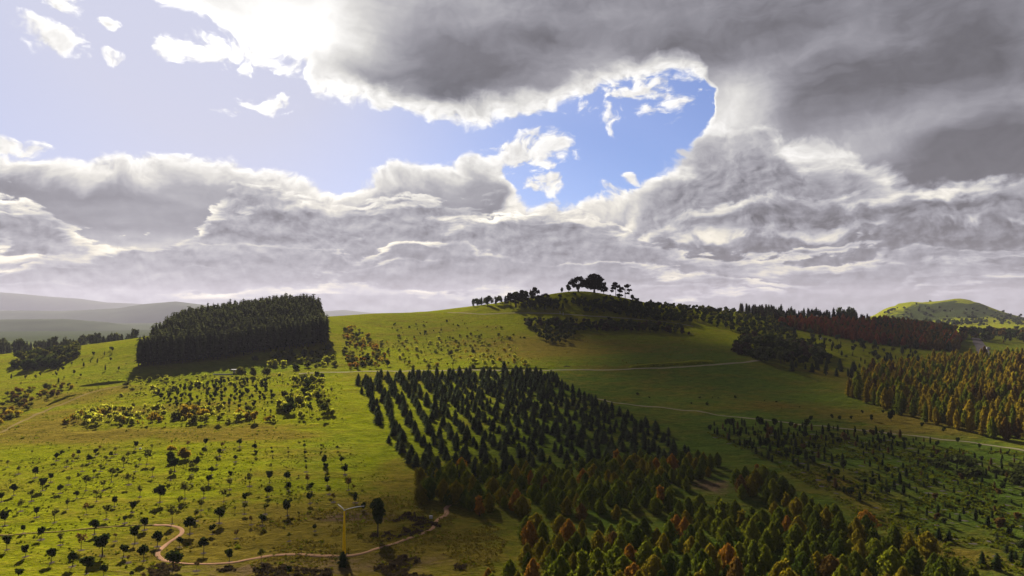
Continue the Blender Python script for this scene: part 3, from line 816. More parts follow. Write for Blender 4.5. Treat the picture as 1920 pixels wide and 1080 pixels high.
# ------------------------------------------------------------------ 1. young trees in rows on the near left slope
# photo pixel of the foot, height in px, k = dense dark, o = thin olive, b = russet, K = big dark, v = oval, y = yellow, Y = big yellow, s = tiny
YOUNG = """14 876 12 o;2 871 8 o;34 889 14 o;66 896 19 k;74 865 6 b;62 871 5 s;48 878 4 s;81 881 5 s;106 864 14 k;116 856 11 k;137 865 14 b;147 856 12 k;167 869 15 k;179 855 13 k;187 847 11 b;217 852 13 o;208 859 12 k
199 871 16 o;231 877 21 o;125 875 13 o;154 884 13 o;188 884 13 o;146 892 5 s;176 895 14 o;220 888 10 k;128 909 15 o;95 904 16 k;80 920 23 k;161 920 27 o;209 904 25 o;194 920 20 o;113 925 15 k;26 929 20 k;59 940 21 o;143 935 14 k
181 940 21 o;3 941 16 k;38 959 20 o;215 950 18 k;254 842 14 k;285 844 11 o;239 864 16 o;275 871 27 o;262 871 12 o;254 884 12 o;286 894 18 o;242 909 20 o;262 932 20 o;300 942 30 k;322 834 8 b;352 840 12 b;319 866 18 k;327 884 23 K;320 900 20 o
369 875 21 v;360 890 21 o;386 838 15 k;381 849 10 k;376 858 10 o;418 844 14 b;449 838 14 k;411 856 14 k;406 872 16 o;396 891 15 k;441 866 12 k;438 885 8 o;432 898 14 k;358 908 17 o;391 909 17 k;382 934 21 o;431 918 20 o;420 941 24 o
347 935 30 o;377 957 20 o;336 952 20 o;248 961 20 k;323 982 32 o;289 965 11 o;367 977 21 o;234 981 13 k;271 994 22 k;356 1001 31 k;411 981 27 k;398 1002 18 k;253 1019 31 k;295 1025 27 k;337 1026 18 k;382 1037 28 k;443 1010 16 b;430 1054 23 k
232 1045 23 k;240 1055 13 b;270 1052 29 k;324 1070 34 K;368 1071 17 b;247 1083 12 k;268 1090 15 b;477 846 13 k;480 856 11 k;478 834 7 b;509 844 6 k;510 852 7 k;511 861 5 s;474 872 5 s;470 887 8 o;468 912 23 o;508 880 11 o;505 906 22 k;501 932 19 k
460 942 17 k;540 843 5 s;541 851 5 s;540 859 4 s;537 882 7 o;538 905 19 k;541 921 16 k;570 832 6 k;571 840 8 k;572 855 10 k;573 870 7 k;574 885 12 o;577 909 18 b;584 922 16 k;581 944 19 k;602 839 6 s;602 854 7 k;608 871 20 v;611 885 16 k
614 894 11 o;614 911 17 k;617 927 15 o;625 942 16 b;632 844 8 k;637 858 6 s;641 870 13 k;647 890 20 v;653 919 22 b;664 920 10 b;666 943 21 v;539 967 28 k;458 964 20 o;497 965 20 o;471 984 16 b;492 986 20 k;590 996 12 k;542 1015 15 o
490 1056 24 o;541 1081 18 k;9 986 27 k;69 970 18 k;102 980 25 o;126 955 19 o;162 965 20 b;199 974 25 o;91 955 6 s;43 1000 15 k;77 1012 22 k;177 1002 26 k;113 1022 21 o;152 1032 30 b;13 1031 25 k;48 1044 21 k;192 1042 37 K;216 1015 14 b
96 1055 25 k;136 1062 26 k;162 1076 30 K;35 1086 19 K;194 1082 21 k;681 958 18 v;20 1060 0 x;700 940 0 x;150 905 5 s;250 900 6 s;300 915 7 o;345 955 8 o;460 900 6 s;520 950 7 o;560 965 6 s;440 960 10 o;560 895 4 s;130 843 5 s;60 850 5 s;100 930 6 s;20 905 5 s"""
look = {'k': ('round', 'deep', .95, 'dense dark-green young tree'), 'o': ('sparse', 'olive', 1.0, 'thin-crowned olive young tree'), 'b': ('sparse', 'brownish', .95, 'small russet-leaved young tree'),
        'K': ('round', 'deep', 1.25, 'large dark-green young tree'), 'v': ('oval', 'deep', .8, 'narrow oval dark young tree'), 's': ('small', 'olive', 1.1, 'knee-high seedling')}
MULCH = []
def young_place(u, v):
    if v < 862: return 'along the top of the lit left planting'
    if u > 455 and v < 950: return 'in the straight rows uphill of the yellow pole'
    if v > 985 and u > 300: return 'in the shaded grass around the winding path'
    if v > 985: return 'on the lit slope left of the path bend'
    if u < 200: return 'on the lit slope at the left end of the rows'
    return 'in the middle of the lit left planting'
for item in YOUNG.replace('\n', ';').split(';'):
    u, v, hp, c = item.split(); u, v, hp = float(u), float(v), float(hp)
    if c == 'x': continue
    x, y = ground(u, v)
    kind, lf, wf, desc = look[c]
    h = hp * y / FPX * 1.12
    size = 'tall' if hp > 24 else ('middling' if hp > 13 else 'low')
    place = young_place(u, v)
    if c == 's':
        tree('seedling', kind, x, y, h, h * wf, lf, f'{desc} {place}', 'seedling', f'seedlings {place}', False)
    else:
        special = {(192, 1042): 'broadest dark young tree, two-stemmed, left of the path bend', (324, 1070): 'dark young tree standing over the lower bend of the path', (275, 871): 'wide olive tree left of the yellow bushy pair',
                   (35, 1086): 'big round dark tree cut off by the bottom left corner', (323, 982): 'thin tall tree at the top of the path bend', (356, 1001): 'tall dark tree right beside the path bend',
                   (681, 958): 'dark oval tree close to the right of the white sculpture wing', (539, 967): 'lopsided dark tree alone at the edge of the shade', (254, 842): 'dark round tree beside a white speck at the top of the planting',
                   (327, 884): 'big round olive-dark tree below the yellow bushy pair', (608, 871): 'solid dark oval tree in the row nearest the lit open grass', (490, 1056): 'grey-green young tree standing on the path'}.get((int(u), int(v)))
        tree('young_tree', kind, x, y, h, h * wf * 1.12, lf, special or f'{size} {desc} {place}', 'tree', None if special else f'{size} {desc}s {place}', True, m_bark)
        if hp > 11: MULCH.append((x, y, rng.uniform(.6, 1.0)))
for (u, v, hp, wf, lf, lab) in [(319, 848, 13, 1.5, 'gold', 'bright yellow-orange bush at the top of the left planting'), (345, 861, 21, 1.15, 'yellow', 'large round golden-brown bush in the left planting'),
                                (319, 868, 18, 1.0, 'deep', 'dark tree tucked below the yellow-orange bush'), (362, 876, 15, .9, 'olive', 'yellow-green bush right of the large round golden one')]:
    x, y = ground(u, v); h = hp * y / FPX
    tree('bushy_tree', 'broad', x, y, h, h * wf, lf, lab, 'tree', None, True)
# mulch dishes round the stems
V = []; F = []
for x, y, r in MULCH:
    i = len(V); n = 9
    V.append((x, y, float(height(x, y)) + .10))
    for k in range(n):
        a = 6.283 * k / n; q = r * rng.uniform(.8, 1.15)
        V.append((x + q * math.cos(a), y + q * math.sin(a), float(height(x + q * math.cos(a), y + q * math.sin(a))) + .03))
    F += [(i, i + 1 + k, i + 1 + (k + 1) % n) for k in range(n)]
tag(mesh_obj('mulch', V, F, plain('bark_mulch', (.058, .046, .040), .95, .3, 2.0)), 'brown mulch rings round the young trees', kind='stuff')

# ------------------------------------------------------------------ 2. spruce plantation in the middle
P = polyg([(668, 722), (700, 708), (860, 703), (1030, 706), (1080, 733), (1200, 782), (1314, 856), (1240, 868), (1010, 882), (905, 905), (772, 905), (735, 850), (715, 800), (690, 775)])
pts = scatter(P, 7.1, (-0.235, 0.97), .40, .10, 5.6)
items = []
for x, y in pts:
    h = rng.normal(4.7, .85) * (1.0 + .30 * sstep(y, 380, 520)); h = max(h, 3.0)
    items.append(dict(kind='spruce', x=x, y=y, h=h, w=h * rng.uniform(.95, 1.2), leaf='spruce' if rng.random() < .94 else 'greyish'))
for (u, v, hp) in [(919, 702, 17), (945, 703, 27), (968, 702, 20), (988, 706, 20), (994, 704, 17), (1014, 707, 18), (1028, 709, 14), (756, 722, 24), (672, 715, 16)]:
    x, y = ground(u, v); h = hp * y / FPX; items.append(dict(kind='spruce', x=x, y=y, h=h, w=h * 1.1, leaf='spruce'))
def sp_label(it):
    u, v = project(it['x'], it['y'], float(height(it['x'], it['y'])))
    z = ('at the left end of the back rows beside the gravel track' if u < 800 else 'in the back rows beside the gravel track') if v < 735 else ('in the end row along the lit open grass' if u < 700 + (v - 735) * .55 else (('in the front rows left of the tallest autumn trees' if u < 900 else 'in the front rows behind the autumn trees') if v > 835 else ('along the right edge by the shaded meadow' if u > 1010 + (v - 712) * 2.0 - 40 else ('in the left middle of the dark plantation' if u < 830 else ('in the right middle of the dark plantation' if u > 980 else 'in the very middle of the dark plantation')))))
    s = 'tall' if it['h'] > 6.1 else ('short' if it['h'] < 4.7 else 'middle-sized')
    col = 'paler grey-green' if it['leaf'] == 'greyish' else 'dark blue-green'
    return f'{s} {col} spruce {z}', f'{s} {col} spruces {z}'
grove('spruce_tree', items, 'tree', None, sp_label, True, 'further dark spruces of the plantation', 'spruce_grove')

# ------------------------------------------------------------------ 3. autumn grove at the bottom
def aut_items(P, sp, hm, hs, cols, drop, ir=None, row=(-0.25, .97)):
    out = []
    for x, y in scatter(P, sp, row, .22, drop, ir):
        h = max(3.2, rng.normal(hm, hs))
        out.append(dict(kind='flame', x=x, y=y, h=h, w=h * rng.uniform(1.02, 1.3), leaf=cols[int(rng.choice(len(cols), p=[.46, .35, .15, .015, .025]))]))
    return out
CA = ['autumn', 'autdark', 'amber', 'rust', 'orange']
items = aut_items(polyg([(760, 900), (800, 893), (1010, 888), (1180, 872), (1330, 866), (1372, 886), (1310, 912), (1260, 935), (1262, 968), (1150, 968), (1010, 972), (880, 965), (800, 942), (765, 925)]), 5.1, 5.0, .8, CA, .10)
items += aut_items(polyg([(985, 1000), (1080, 1005), (1210, 1003), (1240, 1030), (1300, 1100), (1300, 1130), (880, 1130), (905, 1095), (975, 1060)]), 5.1, 5.4, .8, CA, .08)
items += aut_items(polyg([(1360, 908), (1440, 905), (1530, 955), (1640, 1010), (1720, 1055), (1850, 1120), (1500, 1135), (1300, 1120), (1245, 1010), (1290, 965), (1345, 955), (1420, 985), (1480, 1020), (1450, 985), (1385, 935)]), 5.0, 5.6, .9, CA, .08)
for (u, v, hp, lf) in [(899, 968, 40, 'orange'), (968, 952, 34, 'orange'), (980, 968, 38, 'amber'), (1238, 950, 40, 'orange'), (1093, 910, 30, 'orange'), (865, 882, 24, 'orange'), (1182, 1064, 42, 'orange'), (1420, 893, 24, 'orange'),
                      (1155, 975, 28, 'amber'), (1090, 975, 30, 'rust'), (1560, 1093, 50, 'rust'), (1625, 1000, 42, 'orange'), (1268, 1000, 34, 'orange'), (1740, 1045, 46, 'amber'), (788, 945, 36, 'amber'), (830, 940, 40, 'amber'), (855, 945, 42, 'amber'), (1260, 882, 30, 'orange'), (1230, 885, 26, 'orange')]:
    x, y = ground(u, v); h = hp * y / FPX
    items = [i for i in items if (i['x'] - x) ** 2 + (i['y'] - y) ** 2 > 6]
    items.append(dict(kind='flame', x=x, y=y, h=h, w=h * 1.3, leaf=lf, star=True))
CN = {'amber': 'amber-tinged', 'autumn': 'yellow-green', 'autdark': 'dark green', 'gold': 'golden', 'rust': 'rust-brown', 'orange': 'bright orange', 'yellow': 'pale yellow'}
def au_label(it):
    u, v = project(it['x'], it['y'], float(height(it['x'], it['y'])))
    if v < 985 and u < 1345: z = 'behind the clearing, in the back belt of the autumn grove' if v < 925 else ('at the end of the winding path' if u < 880 else 'along the front edge of the back autumn belt')
    elif u < 1270: z = 'in the autumn clump at the foot of the grove'
    else: z = 'in the autumn rows sloping down beside the sapling field' if v < 1030 else 'in the nearest autumn rows beside the sapling field'
    s = 'tall ' if it['h'] > 6.0 else ('small ' if it['h'] < 4.6 else '')
    return f"{s}{CN[it['leaf']]} upright tree {z}", f"{s}{CN[it['leaf']]} upright trees {z}"
grove('autumn_tree', items, 'tree', None, au_label, True, 'further turning trees of the autumn grove', 'autumn_grove')

# ------------------------------------------------------------------ 4. dark cedar forest on the left hill
FL, FR = px(252, 692, 545)[:2], ground(617, 646)
BR = px(594, 600, 765)[:2]; BL = px(338, 630, 700)[:2]; BM = px(450, 610, 770)[:2]
P = np.array([FL, FR, BR, BM, BL])
items = []
for x, y in scatter(P, 5.6, (FR - FL), .28, .03, 5.2):
    if (np.array([x, y]) - FL) @ ((FR - FL) / np.linalg.norm(FR - FL)) < 1.5: continue
    h = rng.normal(22.8, 1.3) * (0.94 + .12 * fbm(np.array(x / 30), np.array(y / 30), 2))
    items.append(dict(kind='cedar', x=float(x), y=float(y), h=float(h), w=float(h) * rng.uniform(.62, .92), leaf='cedar'))
Ln = (FR - FL) / np.linalg.norm(FR - FL); Nrm = np.array([-Ln[1], Ln[0]])
def ce_label(it):
    q = np.array([it['x'], it['y']]) - FL; dd = q @ Nrm; t = q @ Ln
    s = 'tall' if it['h'] > 23.2 else 'lower'
    z = 'in the shaded front row of the forest block' if dd < 9 else ('just behind the front row of the forest block' if dd < 24 else ('deep in the forest block on the hill' if dd < 60 else 'on the crest of the forest block against the sky'))
    if t < 14: z = 'at the left corner of the forest block'
    if t > np.linalg.norm(FR - FL) - 10: z = 'on the steep right edge of the forest block'
    return f'{s} dark cedar {z}', f'{s} dark cedars {z}'
grove('cedar_tree', items, 'tree', None, ce_label, False, 'further dark cedars filling the forest block', 'cedar_forest', 298)

# ------------------------------------------------------------------ 5. golden larches on the right
P = polyg([(1582, 742), (1625, 715), (1690, 697), (1760, 685), (1930, 678), (2010, 720), (2010, 862), (1925, 832), (1850, 820), (1760, 800), (1690, 780)])
items = []
for x, y in scatter(P, 7.6, (-.3, 1.0), .22, .05, 6.0):
    h = rng.normal(10.8, 1.3) * (.78 + .28 * sstep(float(y), 300, 420)); q = rng.random()
    items.append(dict(kind='larch', x=x, y=y, h=h, w=h * rng.uniform(.85, 1.15), leaf='gold' if q < .56 else ('autumn' if q < .92 else 'rust')))
def la_label(it):
    u, v = project(it['x'], it['y'], float(height(it['x'], it['y'])))
    z = 'along the front edge above the dirt track' if v > 735 + (u - 1582) * .24 else ('in the back rows below the wide road' if v < 715 else ('in the left half of the golden plantation' if u < 1760 else 'in the right half of the golden plantation'))
    s = 'tall' if it['h'] > 11.4 else 'short'
    return f"{s} {dict(gold='golden', autumn='yellow-green', rust='rust-brown')[it['leaf']]} larch {z}", f"{s} {it['leaf']} larches {z}"
grove('larch_tree', items, 'tree', None, la_label, True, 'further golden larches of the plantation', 'larch_grove')
x, y = ground(1752, 783); tree('yellow_shrub', 'bush', x, y, 1.9, 3.8, 'yellow', 'low bright yellow shrub in front of the golden larches', 'shrub', None, True)

# ------------------------------------------------------------------ 6. red rows beyond
P = polyg([(1455, 610), (1478, 606), (1560, 608), (1640, 609), (1720, 612), (1805, 640), (1790, 660), (1715, 655), (1650, 647), (1560, 632), (1500, 620)])
items = []
for x, y in scatter(P, 7.6, (FPX * .45, -FPX * .55), .2, .03, 6.6):
    h = rng.normal(10.5, 1.1); u, v = project(x, y, float(height(x, y)))
    q = rng.random()
    items.append(dict(kind='rowtree', x=x, y=y, h=h, w=h * .9, leaf=('red' if q < .72 else 'rust') if u < 1640 else ('rust' if q < .5 else ('red' if q < .75 else 'hill'))))
def re_label(it):
    u, v = project(it['x'], it['y'], float(height(it['x'], it['y'])))
    z = 'in the upper left of the red rows' if u < 1560 else ('in the middle of the red rows' if u < 1660 else 'at the lower right end of the red rows')
    return f"{dict(red='dark red', rust='rust-brown', hill='dark green')[it['leaf']]} tree {z}", f"{it['leaf']} trees {z}"
grove('red_tree', items, 'tree', None, re_label, False, 'further trees of the red rows', 'red_grove')

# ------------------------------------------------------------------ 7. saplings on the shaded right field
P = polyg([(1315, 815), (1350, 795), (1440, 800), (1560, 806), (1700, 822), (1930, 850), (1930, 1065), (1790, 1040), (1640, 965), (1500, 890), (1400, 850)])
items = []
for x, y in scatter(P, 6.4, (-.12, 1.0), .12, .12, 4.2):
    u, v = project(x, y, float(height(x, y)))
    if float(fbm(np.array(x / 14 + 50), np.array(y / 22), 2)) < (.26 if u < 1560 else .38): continue
    big = .75 + .5 * float(fbm(np.array(x / 25), np.array(y / 25), 2)) + (.2 if u < 1520 and v < 880 else 0) - (.35 if u > 1700 and v < 960 else 0)
    h = max(1.0, rng.normal(3.1, .8) * big)
    items.append(dict(kind=pick(['sapling', 'sapling', 'small']), x=x, y=y, h=h, w=h * rng.uniform(.8, 1.15), leaf=['deep', 'hill', 'brownish'][int(rng.choice(3, p=[.5, .35, .15]))]))
for (u, v, hp) in [(1520, 790, 12), (1560, 787, 11), (1574, 790, 11), (1596, 788, 9), (1617, 776, 8), (1634, 790, 14), (1655, 776, 8), (1671, 790, 23), (1688, 779, 9), (1729, 803, 12), (1770, 811, 12), (1795, 831, 12), (1668, 826, 16), (1837, 843, 12), (1842, 1058, 26), (1870, 1068, 34), (1896, 1053, 22), (1760, 1012, 24), (1780, 1016, 24), (1720, 1003, 18), (1920, 1062, 26)]:
    x, y = ground(u, v); h = hp * y / FPX; items.append(dict(kind='spruce' if v > 1000 else 'small', x=x, y=y, h=h, w=h * .9, leaf='deep'))
def sa_label(it):
    u, v = project(it['x'], it['y'], float(height(it['x'], it['y'])))
    z = 'above the dirt track' if v < 768 + (u - 1270) * .12 else ('in the dense top left of the sapling field' if u < 1530 and v < 880 else ('at the bottom right corner of the sapling field' if v > 1000 else ('in the ragged right part of the sapling field' if u > 1700 else 'in the middle rows of the sapling field')))
    s = 'taller' if it['h'] > 3.5 else ('tiny' if it['h'] < 2.0 else 'small')
    c = 'russet' if it['leaf'] == 'brownish' else 'dark'
    return f'{s} {c} sapling {z}', f'{s} {c} saplings {z}'
grove('field_sapling', items, 'sapling', None, sa_label, True, 'further saplings on the shaded field', 'sapling_rows')

# ------------------------------------------------------------------ 8. trees on the central hill
def area(name, pix, sp, hm, hs, kinds, leaves, label, group, drop=.15, wf=(.9, 1.3), cat='tree', row=(.3, 1), limit=298, jit=.5):
    P = polyg(pix); its = []
    for x, y in scatter(P, sp, row, jit, drop):
        h = max(hm * .45, rng.normal(hm, hs)); its.append(dict(kind=pick(kinds), x=x, y=y, h=h, w=h * rng.uniform(*wf), leaf=pick(leaves)))
    nm = {'deep': 'dark green', 'hill': 'dark', 'greyish': 'grey-green', 'olive': 'olive', 'lime': 'light green', 'yellow': 'yellow', 'gold': 'golden', 'orange': 'orange', 'brownish': 'russet', 'spruce': 'dark', 'cedar': 'dark', 'rust': 'rust-brown', 'black': 'blackish', 'autumn': 'yellow-green'}
    def lab(it):
        s = 'tall ' if it['h'] > hm + hs * .7 else ('low ' if it['h'] < hm - hs * .7 else '')
        return f"{s}{nm.get(it['leaf'], '')} {label}".strip(), f"{s}{nm.get(it['leaf'], '')} {group}".strip()
    grove(name, its, cat, None, lab, False, 'further ' + group, name.replace('_tree', '') + '_thicket', limit)
its = []
for k in range(46):
    u = rng.uniform(884, 1000); D = rng.uniform(898, 950); p = px(u, 580, D); h = rng.normal(9.5, 2.0)
    its.append(dict(kind=pick(['pine', 'cedar', 'small']), x=p[0], y=D, h=h, w=h * rng.uniform(.8, 1.1), leaf=pick(['hill', 'cedar', 'greyish'])))
grove('shoulder_tree', its, 'tree', None, lambda it: (f"{'tall' if it['h'] > 10 else 'low'} {dict(hill='dark', cedar='dark', greyish='grey-green')[it['leaf']]} tree behind the bright grassy knoll", f"{'tall' if it['h'] > 10 else 'low'} {dict(hill='dark', cedar='dark', greyish='grey-green')[it['leaf']]} trees behind the bright grassy knoll"), False, 'further trees behind the knoll', 'shoulder_thicket')
area('hillside_tree', [(960, 578), (1000, 570), (1040, 568), (1065, 578), (1050, 584), (985, 584)], 6.8, 8.5, 2, ['small', 'round', 'pine'], ['hill', 'deep', 'greyish'], 'tree on the hill above the contour road', 'trees on the hill above the contour road', .1)
area('hillside_tree', [(1075, 570), (1130, 572), (1200, 575), (1270, 592), (1300, 610), (1220, 602), (1100, 588)], 6.6, 7.2, 1.8, ['small', 'round', 'broad'], ['hill', 'deep'], 'tree on the right flank of the hill above the road', 'trees on the right flank above the road', .08)
area('hillside_tree', [(985, 603), (1060, 604), (1130, 607), (1270, 616), (1295, 628), (1180, 624), (1090, 622), (990, 615)], 6.4, 6.4, 1.6, ['small', 'round', 'broad'], ['hill', 'greyish', 'deep', 'plum'], 'tree in the belt just below the hill road', 'trees in the belt just below the hill road', .12)
area('knot_tree', [(1000, 622), (1040, 620), (1105, 618), (1085, 628), (1060, 646), (1020, 645)], 7.0, 6.0, 1.3, ['small', 'round'], ['hill', 'deep', 'greyish'], 'tree in the clump on the open hillside', 'trees in the clump on the open hillside', .1)
area('flank_tree', [(1205, 572), (1260, 575), (1330, 582), (1390, 588), (1480, 612), (1500, 640), (1420, 640), (1340, 612), (1260, 592)], 8.0, 5.4, 1.3, ['small', 'round', 'broad'], ['hill', 'deep', 'olive'], 'tree scattered on the long right flank', 'trees scattered on the long right flank', .12)
area('gully_tree', [(1365, 655), (1420, 640), (1500, 648), (1560, 668), (1560, 690), (1440, 684), (1400, 672)], 8, 7.5, 2, ['small', 'broad', 'round'], ['hill', 'deep', 'plum', 'greyish'], 'tree in the dark gully at the end of the track', 'trees in the dark gully at the end of the track', .15)
area('slope_tree', [(1480, 620), (1560, 640), (1680, 655), (1740, 668), (1660, 690), (1570, 675), (1500, 645)], 14, 6.5, 2, ['small', 'sapling', 'round'], ['hill', 'olive', 'deep', 'greyish'], 'tree scattered below the red rows', 'trees scattered below the red rows', .25)
area('dark_conifer', [(1460, 690), (1500, 700), (1600, 712), (1690, 690), (1740, 680), (1700, 668), (1650, 680), (1600, 690), (1540, 690)], 10, 7, 1.8, ['spruce', 'spruce', 'sapling'], ['spruce', 'deep'], 'conifer left of the golden plantation', 'conifers left of the golden plantation', .2, (.7, 1.0))
area('pine_tree', [(1378, 585), (1400, 592), (1440, 600), (1500, 606), (1600, 608), (1640, 608), (1600, 600), (1500, 594), (1430, 586)], 9, 13, 1.6, ['pine', 'cedar'], ['black', 'cedar'], 'pine in the dark wood behind the red rows', 'pines in the dark wood behind the red rows', .04, (.8, 1.1))
area('meadow_tree', [(1100, 745), (1200, 735), (1300, 740), (1420, 745), (1540, 770), (1400, 765), (1250, 755)], 12, 1.1, .4, ['small', 'bush'], ['deep', 'hill'], 'sprout in the shaded meadow', 'sprouts in the shaded meadow', .35, (.9, 1.5), 'sapling')
area('crest_tree', [(1040, 556), (1060, 553), (1100, 556), (1180, 562), (1210, 572), (1130, 574), (1060, 570)], 13, 5.5, 1.5, ['small', 'round'], ['hill', 'deep'], 'tree dotted over the grassy hilltop', 'trees dotted over the grassy hilltop', .3)
area('knoll_tree', [(1010, 572), (1060, 566), (1120, 566), (1180, 568), (1230, 580), (1170, 584), (1080, 582), (1020, 582)], 8.5, 6.0, 1.5, ['small', 'round', 'pine'], ['hill', 'deep', 'greyish'], 'tree in the loose belt across the upper hill face', 'trees in the loose belt across the upper hill face', .22)
# single trees on the hill top
BIGA = [(0, 0, .62, .40, .3, .26), (-.2, 0, .30, .2, .2, .12), (.2, 0, .28, .2, .2, .12), (-.24, .1, .36, .22, .22, .15), (.24, -.1, .34, .22, .22, .15), (0, 0, .40, .3, .28, .18), (-.32, 0, .60, .22, .2, .15), (-.05, .1, .78, .28, .26, .17), (.28, 0, .68, .22, .2, .15), (.46, .05, .48, .15, .15, .10), (.52, .02, .24, .14, .14, .08), (-.46, -.05, .46, .14, .14, .1), (.12, .2, .9, .2, .18, .09)]
BIGB = [(-.12, 0, .40, .24, .2, .12), (.2, 0, .42, .22, .18, .12), (-.26, 0, .66, .22, .2, .15), (.05, .05, .82, .24, .2, .14), (.30, 0, .64, .2, .18, .13), (-.42, .05, .56, .15, .14, .1), (.46, 0, .54, .13, .12, .08)]
TALL = [(-.20, 0, .58, .18, .15, .09), (.16, .05, .72, .20, .16, .10), (-.06, 0, .89, .18, .15, .09), (.24, -.05, .46, .15, .12, .07), (-.26, .02, .38, .13, .1, .06), (-.18, 0, .76, .13, .12, .07)]
TALB = [(-.20, 0, .70, .2, .15, .09), (.16, 0, .86, .22, .16, .10), (.28, .03, .58, .17, .13, .07), (-.28, 0, .50, .15, .12, .06), (.18, 0, .38, .14, .1, .05)]
KIND['veteran'] = [mk_umbrella(BIGA, .22, .05, 900, .05), mk_umbrella(BIGB, .26, .045, 620, .055), mk_umbrella(TALL, .62, .022, 300, .05), mk_umbrella(TALB, .66, .022, 260, .05)]
for (u, v, hp, wf, k, vi, lf, lab) in [
   (1114, 549, 37, 1.04, 'veteran', 0, 'black', 'largest old pine crowning the hill, broad and rounded'), (1084, 551, 31, 1.05, 'veteran', 1, 'black', 'flat-topped old pine just left of the largest one'),
   (1132, 552, 18, .9, 'veteran', 1, 'black', 'lower leaning pine under the right side of the largest one'), (1154, 556, 28, .95, 'veteran', 2, 'black', 'slender pine right of the hilltop group, first of two'), (1172, 560, 29, .95, 'veteran', 3, 'black', 'slender open-crowned pine, outer one of the two right of the hilltop'),
   (1066, 551, 19, 1.15, 'oval', 0, 'hill', 'egg-shaped dark tree left of the flat-topped pine'), (1053, 550, 12, 1.0, 'oval', 1, 'hill', 'small pointed tree at the left of the hilltop group'), (1083, 551, 14, 1.2, 'oval', 1, 'hill', 'short bushy tree at the foot of the flat-topped pine'),
   (1185, 563, 12, .9, 'round', 0, 'hill', 'small round tree below the two slender pines'), (1162, 561, 8, 1.6, 'broad', 1, 'hill', 'wide low bush between the two slender pines'),
   (958, 574, 30, .8, 'veteran', 2, 'black', 'leftmost tall pine of the row on the hill shoulder'), (966, 573, 28, .8, 'veteran', 3, 'black', 'second tall pine of the row on the hill shoulder'), (973, 572, 27, .75, 'veteran', 2, 'black', 'third tall pine of the shoulder row'),
   (980, 572, 32, .8, 'veteran', 2, 'black', 'thickest pine of the shoulder row'), (992, 570, 27, .8, 'veteran', 3, 'black', 'pine before last in the shoulder row'), (1004, 569, 32, .75, 'veteran', 2, 'black', 'tallest pine ending the shoulder row on the right'),
   (1022, 561, 14, 1.2, 'veteran', 1, 'black', 'low spreading tree between the shoulder row and the hilltop')]:
    d = 905 if u > 1040 else 885
    if k == 'veteran' and u < 1010: d = 880
    p = px(u, v, d); x, y = p[0], p[1]
    tree('hilltop_pine' if k == 'veteran' else 'hilltop_tree', k, x, y, hp * y / FPX, hp * y / FPX * wf, lf, lab, 'tree', None, True, None, vi, .02, rng.uniform(-.25, .25))

# ------------------------------------------------------------------ 9. coloured little trees on the sunny slope right of the forest
area('slope_shrub', [(640, 620), (665, 612), (700, 640), (740, 690), (655, 694), (645, 660)], 5.6, 3.4, .8, ['small', 'bush', 'round'], ['gold', 'olive', 'yellow', 'olive', 'deep', 'orange'], 'little tree near the shadow of the forest', 'little trees near the shadow of the forest', .25)
area('sunny_slope_tree', [(700, 640), (780, 640), (860, 630), (960, 635), (990, 690), (860, 692), (750, 690)], 7.2, 2.7, .7, ['small', 'bush', 'sparse'], ['gold', 'olive', 'lime', 'autumn', 'lime'], 'little tree on the open sunny slope', 'little trees on the open sunny slope', .3)
area('hill_scrub', [(720, 605), (850, 600), (940, 605), (1000, 640), (870, 632), (740, 636)], 13, 2.2, .6, ['bush', 'small'], ['olive', 'olive', 'deep'], 'scrubby bush high on the sunny slope', 'scrubby bushes high on the sunny slope', .35, cat='shrub')

# ------------------------------------------------------------------ 10. light-green thicket and small dark trees left of the middle
area('lime_tree', [(110, 800), (150, 775), (200, 765), (300, 770), (420, 772), (520, 775), (530, 792), (400, 795), (300, 800), (180, 802)], 5.4, 3.5, .9, ['bush', 'sparse', 'small'], ['lime', 'lime', 'lime', 'olive', 'yellow'], 'bushy tree in the lower band of the thicket', 'bushy trees in the lower band of the thicket', .14, (.9, 1.3))
area('lime_tree', [(520, 770), (545, 735), (560, 710), (600, 704), (625, 740), (628, 790), (570, 792)], 5.6, 4.2, 1.0, ['bush', 'small', 'round', 'sparse'], ['lime', 'lime', 'olive', 'deep'], 'bushy tree at the right end of the thicket', 'bushy trees at the right end of the thicket', .18, (.8, 1.15))
area('lime_tree', [(240, 712), (330, 708), (430, 706), (560, 704), (555, 722), (420, 724), (300, 740), (220, 745)], 6.5, 2.2, .7, ['bush', 'small', 'sparse'], ['lime', 'olive', 'lime'], 'low bush in front of the forest shadow', 'low bushes in front of the forest shadow', .25, (1.0, 1.5), 'shrub')
area('lollipop_tree', [(285, 745), (300, 735), (380, 720), (440, 712), (500, 718), (520, 745), (500, 765), (400, 770), (330, 768)], 6.2, 3.4, .5, ['round', 'small'], ['deep', 'hill'], 'small tree in the grid inside the thicket', 'small trees in the grid inside the thicket', .22, (.75, .95), row=(.1, 1), jit=.25)
for (u, v, hp, lab) in [(453, 708, 20, 'round bushy tree beside the flat-roofed shelter'), (476, 706, 17, 'second bushy tree right of the flat-roofed shelter'), (500, 706, 18, 'third bushy tree right of the flat-roofed shelter')]:
    x, y = ground(u, v); h = hp * y / FPX; tree('bushy_tree', 'broad', x, y, h, h * .95, 'olive', lab, 'tree', None, True)

area('shade_bush', [(470, 678), (540, 660), (618, 652), (632, 690), (560, 695)], 8.0, 4.0, .9, ['bush', 'broad'], ['olive', 'hill', 'lime'], 'bush in the shadow of the forest', 'bushes in the shadow of the forest', .2, (1.0, 1.3), 'shrub')

